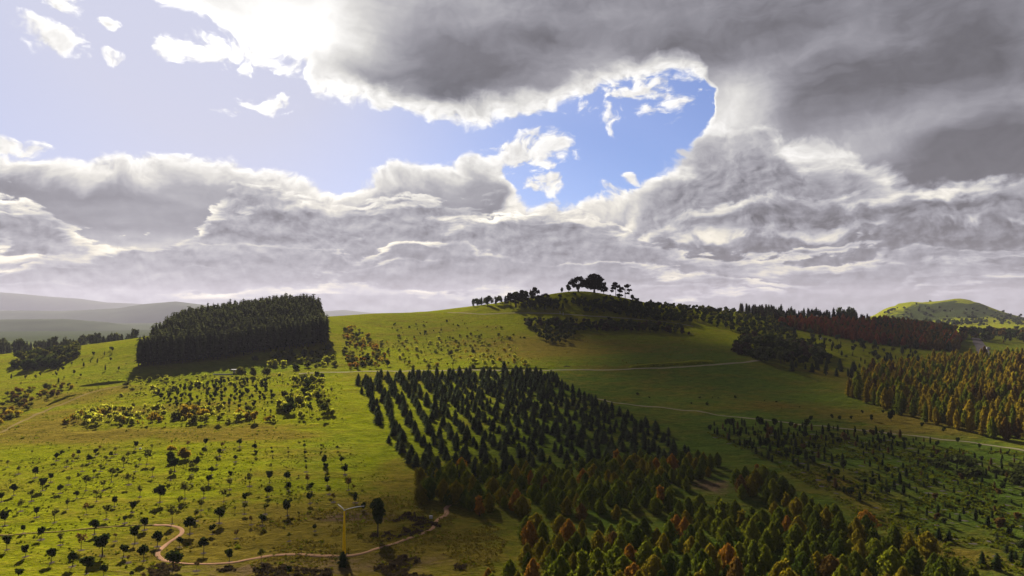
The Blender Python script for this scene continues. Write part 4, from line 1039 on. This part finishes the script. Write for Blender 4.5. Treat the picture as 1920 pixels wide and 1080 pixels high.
# ------------------------------------------------------------------ 11. far left: grove, treeline, saplings, orange scrub
area('grove_tree', [(18, 690), (40, 672), (90, 662), (140, 652), (145, 668), (125, 680), (95, 695), (50, 697)], 7.5, 6.5, 1.2, ['broad', 'round', 'bush'], ['hill', 'olive', 'deep'], 'bushy tree in the left hillside grove', 'bushy trees in the left hillside grove', .05, (.9, 1.3))
area('slope_sapling', [(10, 715), (30, 700), (120, 694), (160, 665), (235, 645), (245, 690), (150, 712), (40, 730)], 14, 3.2, 1.1, ['small', 'sapling'], ['olive', 'deep'], 'sapling on the left slope beside the forest', 'saplings on the left slope beside the forest', .35, (.7, 1.1), 'sapling')
area('scrub_bush', [(0, 800), (0, 745), (60, 728), (140, 722), (130, 735), (60, 765)], 6.2, 2.6, .7, ['bush', 'small'], ['olive', 'gold', 'brownish', 'rust', 'olive'], 'scrub bush at the left edge', 'scrub bushes at the left edge', .12, (1.1, 1.6), 'shrub')
its = []
for k in range(150):
    f = rng.random(); u = -30 + 285 * f; D = rng.uniform(800, 960)
    p = px(u, 640, D); h = rng.normal(20, 3.0)
    vt = np.interp(u, [-30, 0, 60, 120, 180, 250], [628, 632, 634, 630, 624, 616]) + rng.uniform(-2, 16)
    zt = px(u, vt, D)[2]
    g = float(height(p[0], D)); h = min(max(zt - g, 9), 27)
    its.append(dict(kind=pick(['pine', 'cedar', 'round']), x=p[0], y=D, h=h, w=h * rng.uniform(.7, 1.0), leaf=pick(['cedar', 'hill', 'greyish'])))
grove('treeline_tree', its, 'tree', None, lambda it: (f"{'tall' if it['h'] > 18 else 'lower'} {'broad' if it['kind'] == 'round' else 'narrow'} tree in the dark treeline left of the forest", f"{'tall' if it['h'] > 18 else 'lower'} {'broad' if it['kind'] == 'round' else 'narrow'} treeline trees"), False, 'further treeline trees', 'treeline')

# ------------------------------------------------------------------ 12. far right: valley trees, trees on the sunlit hill
area('valley_tree', [(1560, 613), (1700, 617), (1925, 622), (1925, 645), (1850, 642), (1800, 636), (1660, 640)], 16, 9, 2.2, ['round', 'broad', 'pine'], ['hill', 'deep', 'rust', 'black'], 'tree in the dark valley belt below the sunlit hill', 'trees in the dark valley belt below the sunlit hill', .12, (1.0, 1.5))
area('hill_tree', [(1625, 606), (1660, 585), (1720, 572), (1800, 580), (1925, 594), (1925, 612), (1760, 612)], 27, 7.5, 2, ['broad', 'round'], ['hill', 'greyish', 'deep'], 'gum tree on the sunlit far hill', 'gum trees on the sunlit far hill', .35, (1.0, 1.5))
area('hill_tree', [(1640, 611), (1700, 606), (1800, 604), (1860, 596), (1925, 590), (1925, 608), (1850, 606), (1790, 611)], 24, 8, 2, ['broad', 'round'], ['hill', 'greyish', 'deep'], 'gum tree at the foot of the sunlit far hill', 'gum trees at the foot of the sunlit far hill', .25, (1.0, 1.5))
for (u, v, D, hp, lab) in [(1671, 566, 2150, 6, 'lone spreading tree on the left ridge of the sunlit hill'), (1660, 571, 2150, 4, 'small tree further down the left ridge of the sunlit hill'), (1744, 561, 2230, 4, 'tiny tree right of the summit of the sunlit hill'), (1822, 576, 2300, 3, 'lone dot of a tree on the right ridge of the sunlit hill'),
                       (1576, 585, 1250, 9, 'left one of the small skyline trees above the dark wood'), (1589, 585, 1260, 8, 'second of the small skyline trees above the dark wood'), (1597, 586, 1260, 9, 'last of the small skyline trees above the dark wood')]:
    p = px(u, v, D); h = hp * D / FPX
    zt = px(u, v - hp, D)[2]; g = float(height(p[0], D)); h = max(zt - g, 3.0) if D < 2000 else h
    tree('skyline_tree', 'broad', p[0], p[1], h, min(h, 14) * 1.1, 'hill', lab, 'tree', None, False)

# ------------------------------------------------------------------ things: sculpture pole, lone pine, shelter, brush heap, posts
def emp(name, x, y, label, cat, group=None, rot=0.0):
    o = bpy.data.objects.new(name, None); COL.objects.link(o); o.location = (x, y, float(height(x, y))); o.rotation_euler = (0, 0, rot)
    return tag(o, label, cat, group)
def box(x0, x1, y0, y1, z0, z1):
    V = np.array([(x, y, z) for z in (z0, z1) for y in (y0, y1) for x in (x0, x1)], float)
    return V, np.array([(0, 2, 3, 1), (4, 5, 7, 6), (0, 1, 5, 4), (2, 6, 7, 3), (0, 4, 6, 2), (1, 3, 7, 5)])
m_yellow = plain('yellow_paint', (0.86, 0.56, 0.012), 0.6, 0.06, 1.0)
m_white = plain('white_paint', (0.42, 0.42, 0.45), 0.7, 0.05, 1.0)
m_concrete = plain('concrete', (0.32, 0.31, 0.29), 0.9, 0.15, 1.0)
x, y = ground(645, 1040)
hP = (1040 - 963) * y / FPX / math.cos(.3)
s = emp('sculpture', x, y, 'tall tapering yellow pole topped by two thin white wings beside the path', 'sculpture')
mesh_obj('pole', *tube([(0, 0, -.3), (0, 0, hP * .33), (0, 0, hP * .66), (0, 0, hP)], [.46, .38, .28, .17], 14), m_yellow, None, s, True)
mesh_obj('base', *tube([(0, 0, -.4), (0, 0, .22)], [.95, .9], 16), m_concrete, None, s)
mesh_obj('collar', *tube([(0, 0, hP - .02), (0, 0, hP + .26)], [.2, .14], 12), m_white, None, s)
def wing(sx, L, rise, sweep):
    V = []; F = []; n = 14
    for i in range(n + 1):
        f = i / n; X = sx * L * f; Z = rise * (1 - (1 - f) ** 2.2); Yy = sweep * f * f
        c = .3 * math.sin(math.pi * min(1, f * .9 + .12)) ** .7 + .04
        V += [(X, Yy - c, hP + .1 + Z - .02), (X, Yy, hP + .1 + Z + .09), (X, Yy + c, hP + .1 + Z), (X, Yy, hP + .1 + Z - .08)]
    for i in range(n):
        for k in range(4): F.append((i * 4 + k, i * 4 + (k + 1) % 4, i * 4 + 4 + (k + 1) % 4, i * 4 + 4 + k))
    F += [(3, 2, 1, 0), tuple(range(n * 4, n * 4 + 4))]
    return np.array(V), np.array(F)
mesh_obj('wing', *wing(1, 36 * y / FPX, .85, .5), m_white, None, s, True)
mesh_obj('wing', *wing(-1, 15 * y / FPX, 1.0, 1.6), m_white, None, s, True)
KIND['lone'] = [mk_umbrella([(-.12, 0, .60, .17, .16, .14), (.12, .03, .66, .18, .17, .15), (0, -.05, .82, .18, .17, .15), (-.16, .05, .78, .12, .12, .1), (.2, 0, .5, .13, .12, .1), (.22, .02, .78, .12, .12, .09), (-.2, -.04, .5, .1, .1, .08), (.05, 0, .93, .1, .1, .07)], .5, .022, 620, .042)]
x, y = ground(708, 1006); h = 72 * y / FPX
tree('lone_pine', 'lone', x, y, h, h * .86, 'deep', 'tall dark open-crowned pine standing alone right of the yellow pole', 'tree')
x, y = ground(643, 1063); h = 32 * y / FPX
tree('dwarf_conifer', 'spruce', x, y, h, h * 1.05, 'deep', 'squat dark conifer hiding the foot of the yellow pole', 'tree')
# flat-roofed shelter by the forest
x, y = ground(443, 700)
s = emp('shelter', x, y, 'small flat-roofed white shelter at the edge of the forest shadow', 'shelter', None, .1)
mesh_obj('roof', *box(-3.6, 3.6, -2, 2, 2.5, 2.8), m_white, None, s)
mesh_obj('wall', *box(-2.6, 2.6, .6, 1.6, -.2, 2.496), plain('grey_render', (.25, .25, .24)), None, s)
for px_ in (-3.3, 3.3):
    mesh_obj('post', *box(px_ - .1, px_ + .1, -1.8, -1.6, -.2, 2.496), m_concrete, None, s)
x, y = ground(418, 703)
s = emp('low_wall', x, y, 'long low pale wall left of the flat-roofed shelter', 'wall', None, .12)
mesh_obj('wall', *box(-6.5, 6.5, -.2, .2, -.4, .7), m_white, None, s); mesh_obj('coping', *box(-6.6, 6.6, -.27, .27, .703, .8), m_concrete, None, s)
# heaps of cut brush
def heap(u, v, L, h, label):
    x, y = ground(u, v); parts = []
    for k in range(60):
        a = rng.uniform(0, 3.14); c = np.array([rng.normal(0, L * .28), rng.normal(0, L * .12), 0]); zz = max(.1, h * (1 - abs(c[0]) / L * 1.6)) * rng.uniform(.2, 1)
        dl = rng.uniform(.8, 1.9); e = np.array([math.cos(a), math.sin(a) * .5, rng.normal(0, .2)]) * dl
        parts.append(tube([c + [0, 0, zz] - e, c + [0, 0, zz + .1], c + [0, 0, zz] + e], [.07, .1, .04], 4))
    V, F = join(parts); V += [x, y, float(height(x, y))]
    tag(mesh_obj('brush_heap', V, F, m_bark), label, 'brush heap')
heap(1052, 718, 8.5, 1.5, 'heap of cut branches in the shaded meadow right of the spruces')
heap(1062, 688, 5, .9, 'small heap of dead branches just above the gravel track')
def stick(name, u, v, hp, r, m, label, cat):
    x, y = ground(u, v); h = hp * y / FPX
    s = emp(name, x, y, label, cat)
    mesh_obj('shaft', *tube([(0, 0, -.2), (0, 0, h)], [r, r * .7], 8), m, None, s); mesh_obj('cap', *tube([(0, 0, h + .003), (0, 0, h + r)], [r * 1.3, r * .6], 8), m, None, s)
stick('marker_post', 1050, 588, 4.5, .28, m_white, 'short pale post on the far side of the hill road, left of the other', 'post')
stick('marker_post', 1056, 591, 5, .28, m_white, 'short pale post on the near side of the hill road', 'post')
stick('tall_post', 1782, 645, 18, .32, m_white, 'tall thin pale post among the red trees left of the wide road', 'post')
def small_box(name, u, v, w, h, label, cat, mm):
    x, y = ground(u, v); s = emp(name, x, y, label, cat, None, .2)
    mesh_obj('body', *box(-w / 2, w / 2, -w * .35, w * .35, -.1, h), mm, None, s); mesh_obj('lid', *box(-w * .55, w * .55, -w * .4, w * .4, h + .003, h + h * .18), m_white, None, s)
small_box('white_box', 808, 972, .85, .6, 'small white box by the far bend of the winding path', 'box', m_white)
small_box('white_box', 263, 842, .8, .35, 'white speck of a box at the top of the left planting', 'box', m_white)
small_box('roadside_kiosk', 1853, 655, 3.0, 2.2, 'tiny white kiosk right of the wide road', 'kiosk', m_white)
small_box('roadside_kiosk', 1540, 636, 1.6, 2.2, 'tiny white kiosk below the red rows', 'kiosk', m_white)

# ------------------------------------------------------------------ low bank, tussocks and scrub
def tufts(name, P, n, hm, size, m, label, weight=None, per=4):
    lo, hi = P.min(0), P.max(0)
    q = rng.uniform(lo, hi, (n * 3, 2)); q = q[inside(P, q[:, 0], q[:, 1])]
    w = fbm(q[:, 0] / 9.0, q[:, 1] / 9.0, 3); q = q[w > .47][:n]
    k = len(q); z = height(q[:, 0], q[:, 1])
    C = np.repeat(np.c_[q, z], per, 0); hh = np.repeat(rng.lognormal(math.log(hm), .35, k), per)
    o = rng.normal(0, 1, (k * per, 2)) * (hh * .5)[:, None]
    C[:, :2] += o; C[:, 2] += hh * .42
    N = np.c_[rng.normal(0, 1, (k * per, 2)), rng.uniform(.1, .9, k * per)]
    V, F = cards(C, N, hh * size * rng.uniform(.7, 1.3, k * per), .8)
    return tag(mesh_obj(name, V, F, m), label, kind='stuff')
m_tuft = leaf('tussock_grass', (0.070, 0.058, 0.009), (0.125, 0.098, 0.016), .4, .3)
m_tuftg = leaf('green_tussock', (0.060, 0.075, 0.005), (0.105, 0.112, 0.007), .4, .3)
tufts('grass', polyg([(-60, 870), (300, 840), (660, 850), (750, 900), (880, 985), (900, 1100), (600, 1180), (-60, 1150)]), 3500, .22, .9, m_tuftg, 'tussocks in the near left slope')
tufts('grass', polyg([(330, 1010), (560, 960), (740, 930), (860, 970), (960, 1000), (900, 1130), (300, 1130)]), 5000, .22, .7, m_tuft, 'dry tussocks around the path and the pole')
tufts('grass', polyg([(0, 730), (240, 700), (640, 705), (660, 850), (300, 840), (0, 850)]), 2500, .26, .9, m_tuftg, 'tussocks on the lit left ground')
tufts('grass', polyg([(1320, 810), (1930, 850), (1930, 1080), (1780, 1060), (1500, 900)]), 5000, .32, .9, m_tuftg, 'rough grass of the sapling field')
tufts('grass', polyg([(640, 600), (850, 590), (1000, 600), (1300, 640), (1400, 680), (640, 692)]), 3000, .24, .8, m_tuft, 'rough grass on the hillside')
tufts('scrub', polyg([(280, 1060), (420, 1062), (520, 1062), (640, 1075), (760, 1045), (880, 1060), (900, 1110), (280, 1120)]), 600, .5, .5, LEAF['plum'], 'low purplish scrub at the foot of the slope', per=18)
tufts('scrub', polyg([(690, 1010), (760, 960), (830, 985), (800, 1000), (720, 1020)]), 90, .5, .5, LEAF['plum'], 'dark scrub around the lone pine', per=18)
tufts('scrub', polyg([(1740, 870), (1800, 855), (1930, 880), (1930, 910), (1800, 890)]), 500, 1.0, .7, LEAF['hill'], 'dark low scrub across the sapling field', per=8)
# planting spots in the sapling field
V = []; F = []
for x, y in scatter(polyg([(1330, 815), (1560, 815), (1930, 860), (1930, 1065), (1790, 1040), (1640, 965), (1500, 890), (1400, 850)]), 6.4, (-.12, 1.0), .2, .45, 4.6):
    i = len(V); n = 7; r = rng.uniform(.5, 1.0)
    V.append((x, y, float(height(x, y)) + .09))
    for k in range(n):
        a = 6.283 * k / n; q = r * rng.uniform(.8, 1.2); V.append((x + q * 1.5 * math.cos(a), y + q * .8 * math.sin(a), float(height(x + q * 1.5 * math.cos(a), y + q * .8 * math.sin(a))) + .03))
    F += [(i, i + 1 + k, i + 1 + (k + 1) % n) for k in range(n)]
tag(mesh_obj('mulch', V, F, plain('grey_mulch', (.085, .075, .068), .95, .3, 2.0)), 'greyish planting spots in the sapling field', kind='stuff')
# cut banks of the tracks (short dark steps in the slope)
def bank(pix, h, w, label):
    L = smooth_line([ground(u, v) for u, v in pix], 2.0); n = len(L); V = []
    f = np.sin(np.pi * np.linspace(0, 1, n)) ** .5
    for dy, dz in ((-w * .1, -.3), (0, h), (w * .6, h * .9), (w, -.3)):
        V.append(np.c_[L[:, 0], L[:, 1] + dy, height(L[:, 0], L[:, 1] + dy) + np.where(dz > 0, dz * f * (0.7 + .6 * fbm(np.arange(n) / 4, np.arange(n) * 0 + 3., 3)), dz)])
    V = np.array(V); I = np.arange(4 * n).reshape(4, n)
    F = np.stack([I[:-1, :-1], I[:-1, 1:], I[1:, 1:], I[1:, :-1]], -1).reshape(-1, 4)
    tag(mesh_obj('bank', V.reshape(-1, 3), F, m_ground, smooth=True), label, kind='structure')
bank([(148, 725), (190, 721), (238, 716)], 1.3, 3.0, 'low grassy bank on the left slope')
bank([(85, 762), (110, 752), (140, 741)], 1.1, 2.5, 'short bank beside the worn strip')
bank([(850, 693), (930, 691), (1030, 691)], 0.8, 4.0, 'cut bank above the gravel track')
bank([(1180, 690), (1260, 685), (1340, 680)], 1.5, 11.0, 'broad grassy bank above the gravel track')
HAZE = 2.8e-5
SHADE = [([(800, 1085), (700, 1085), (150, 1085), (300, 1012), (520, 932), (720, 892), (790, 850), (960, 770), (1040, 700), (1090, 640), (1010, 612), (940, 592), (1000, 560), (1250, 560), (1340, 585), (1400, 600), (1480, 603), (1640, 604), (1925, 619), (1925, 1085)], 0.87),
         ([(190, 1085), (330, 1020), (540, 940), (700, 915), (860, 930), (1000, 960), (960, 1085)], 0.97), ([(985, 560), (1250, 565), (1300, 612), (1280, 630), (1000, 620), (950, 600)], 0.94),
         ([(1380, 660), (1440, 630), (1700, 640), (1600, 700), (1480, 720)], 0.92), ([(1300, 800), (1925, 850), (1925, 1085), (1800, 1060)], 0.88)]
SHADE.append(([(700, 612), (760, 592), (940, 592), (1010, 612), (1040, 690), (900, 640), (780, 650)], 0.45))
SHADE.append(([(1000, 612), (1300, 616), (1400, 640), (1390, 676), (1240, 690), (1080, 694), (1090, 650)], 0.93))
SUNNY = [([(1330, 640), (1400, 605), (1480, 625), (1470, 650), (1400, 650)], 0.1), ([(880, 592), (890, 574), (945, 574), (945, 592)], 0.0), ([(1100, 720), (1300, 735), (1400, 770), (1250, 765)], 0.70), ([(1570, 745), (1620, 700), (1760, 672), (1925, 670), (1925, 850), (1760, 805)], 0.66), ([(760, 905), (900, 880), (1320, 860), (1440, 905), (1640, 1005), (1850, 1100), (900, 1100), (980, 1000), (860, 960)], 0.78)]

# ------------------------------------------------------------------ an unseen cloud sheet shaped to shade the slopes; the haze in the valley
m_shade_cloud, nt = mat('cloud')
dn = attr(nt, 'cover')
di = nt.nodes.new('ShaderNodeBsdfDiffuse'); di.inputs['Color'].default_value = (0.8, 0.8, 0.82, 1)
tr = nt.nodes.new('ShaderNodeBsdfTransparent'); mx = nt.nodes.new('ShaderNodeMixShader')
nt.links.new(dn.s, mx.inputs[0]); nt.links.new(tr.outputs[0], mx.inputs[1]); nt.links.new(di.outputs[0], mx.inputs[2])
finish(nt, mx.outputs[0])
cx = np.arange(-700, 900, 12.0); cy = np.arange(60, 1150, 12.0)
CX, CY = np.meshgrid(cx, cy)
CH = height(CX, CY)
wx = CX + (fbm(CX / 60, CY / 60, 3) - 0.5) * 44; wy = CY + (fbm(CX / 60 + 9, CY / 60, 3) - 0.5) * 60
def blob(pts, op):
    return op * inside(polyg(pts), wx, wy)
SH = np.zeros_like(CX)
for pts, op in SHADE:  # the sheet is cut to the ground meant to lie in shade
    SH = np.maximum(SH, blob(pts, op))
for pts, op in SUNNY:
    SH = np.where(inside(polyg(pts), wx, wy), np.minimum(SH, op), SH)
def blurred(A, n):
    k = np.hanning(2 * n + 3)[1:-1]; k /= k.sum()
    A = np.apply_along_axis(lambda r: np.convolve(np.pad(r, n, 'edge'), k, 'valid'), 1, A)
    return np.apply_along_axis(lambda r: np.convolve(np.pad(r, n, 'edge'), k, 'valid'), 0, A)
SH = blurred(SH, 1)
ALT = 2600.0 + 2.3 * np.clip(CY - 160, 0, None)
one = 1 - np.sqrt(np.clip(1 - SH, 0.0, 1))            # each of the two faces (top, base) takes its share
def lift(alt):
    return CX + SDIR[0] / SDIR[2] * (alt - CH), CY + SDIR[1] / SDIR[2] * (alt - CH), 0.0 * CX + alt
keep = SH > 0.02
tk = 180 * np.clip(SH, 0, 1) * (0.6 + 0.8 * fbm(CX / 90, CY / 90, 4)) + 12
V = []; F = []; A = []
ny, nx = CX.shape
I = np.arange(ny * nx).reshape(ny, nx)
q = keep[:-1, :-1] | keep[1:, :-1] | keep[:-1, 1:] | keep[1:, 1:]
for sgn in (-1, 1):
    a, b, c = lift(ALT + sgn * tk)
    base = len(V) * ny * nx
    V.append(np.stack([a, b, c], -1).reshape(-1, 3)); A.append(one.ravel())
    f = np.stack([I[:-1, :-1], I[:-1, 1:], I[1:, 1:], I[1:, :-1]], -1)[q] + base
    F.append(f if sgn > 0 else f[:, ::-1])
o = mesh_obj('shade_clouds', np.concatenate(V), np.concatenate(F), m_shade_cloud, smooth=True)
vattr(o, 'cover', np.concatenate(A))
tag(o, 'unseen grey cloud sheet shaped to shade the slopes', kind='structure')

if HAZE > 0:
    m_haze, nt = mat('haze')
    pv_ = nt.nodes.new('ShaderNodeVolumePrincipled')
    pv_.inputs['Color'].default_value = (0.57, 0.575, 0.74, 1); pv_.inputs['Density'].default_value = HAZE
    pv_.inputs['Anisotropy'].default_value = 0.15
    oo = nt.nodes.new('ShaderNodeOutputMaterial'); nt.links.new(pv_.outputs[0], oo.inputs['Volume'])
    x0, x1, y0, y1, z0, z1 = -17000, 17000, -3000, 17000, -80, 640
    V = [(x, y, z) for z in (z0, z1) for y in (y0, y1) for x in (x0, x1)]
    F = [(0, 2, 3, 1), (4, 5, 7, 6), (0, 1, 5, 4), (2, 6, 7, 3), (0, 4, 6, 2), (1, 3, 7, 5)]
    tag(mesh_obj('haze', V, F, m_haze), 'thin haze filling the valley', kind='stuff')
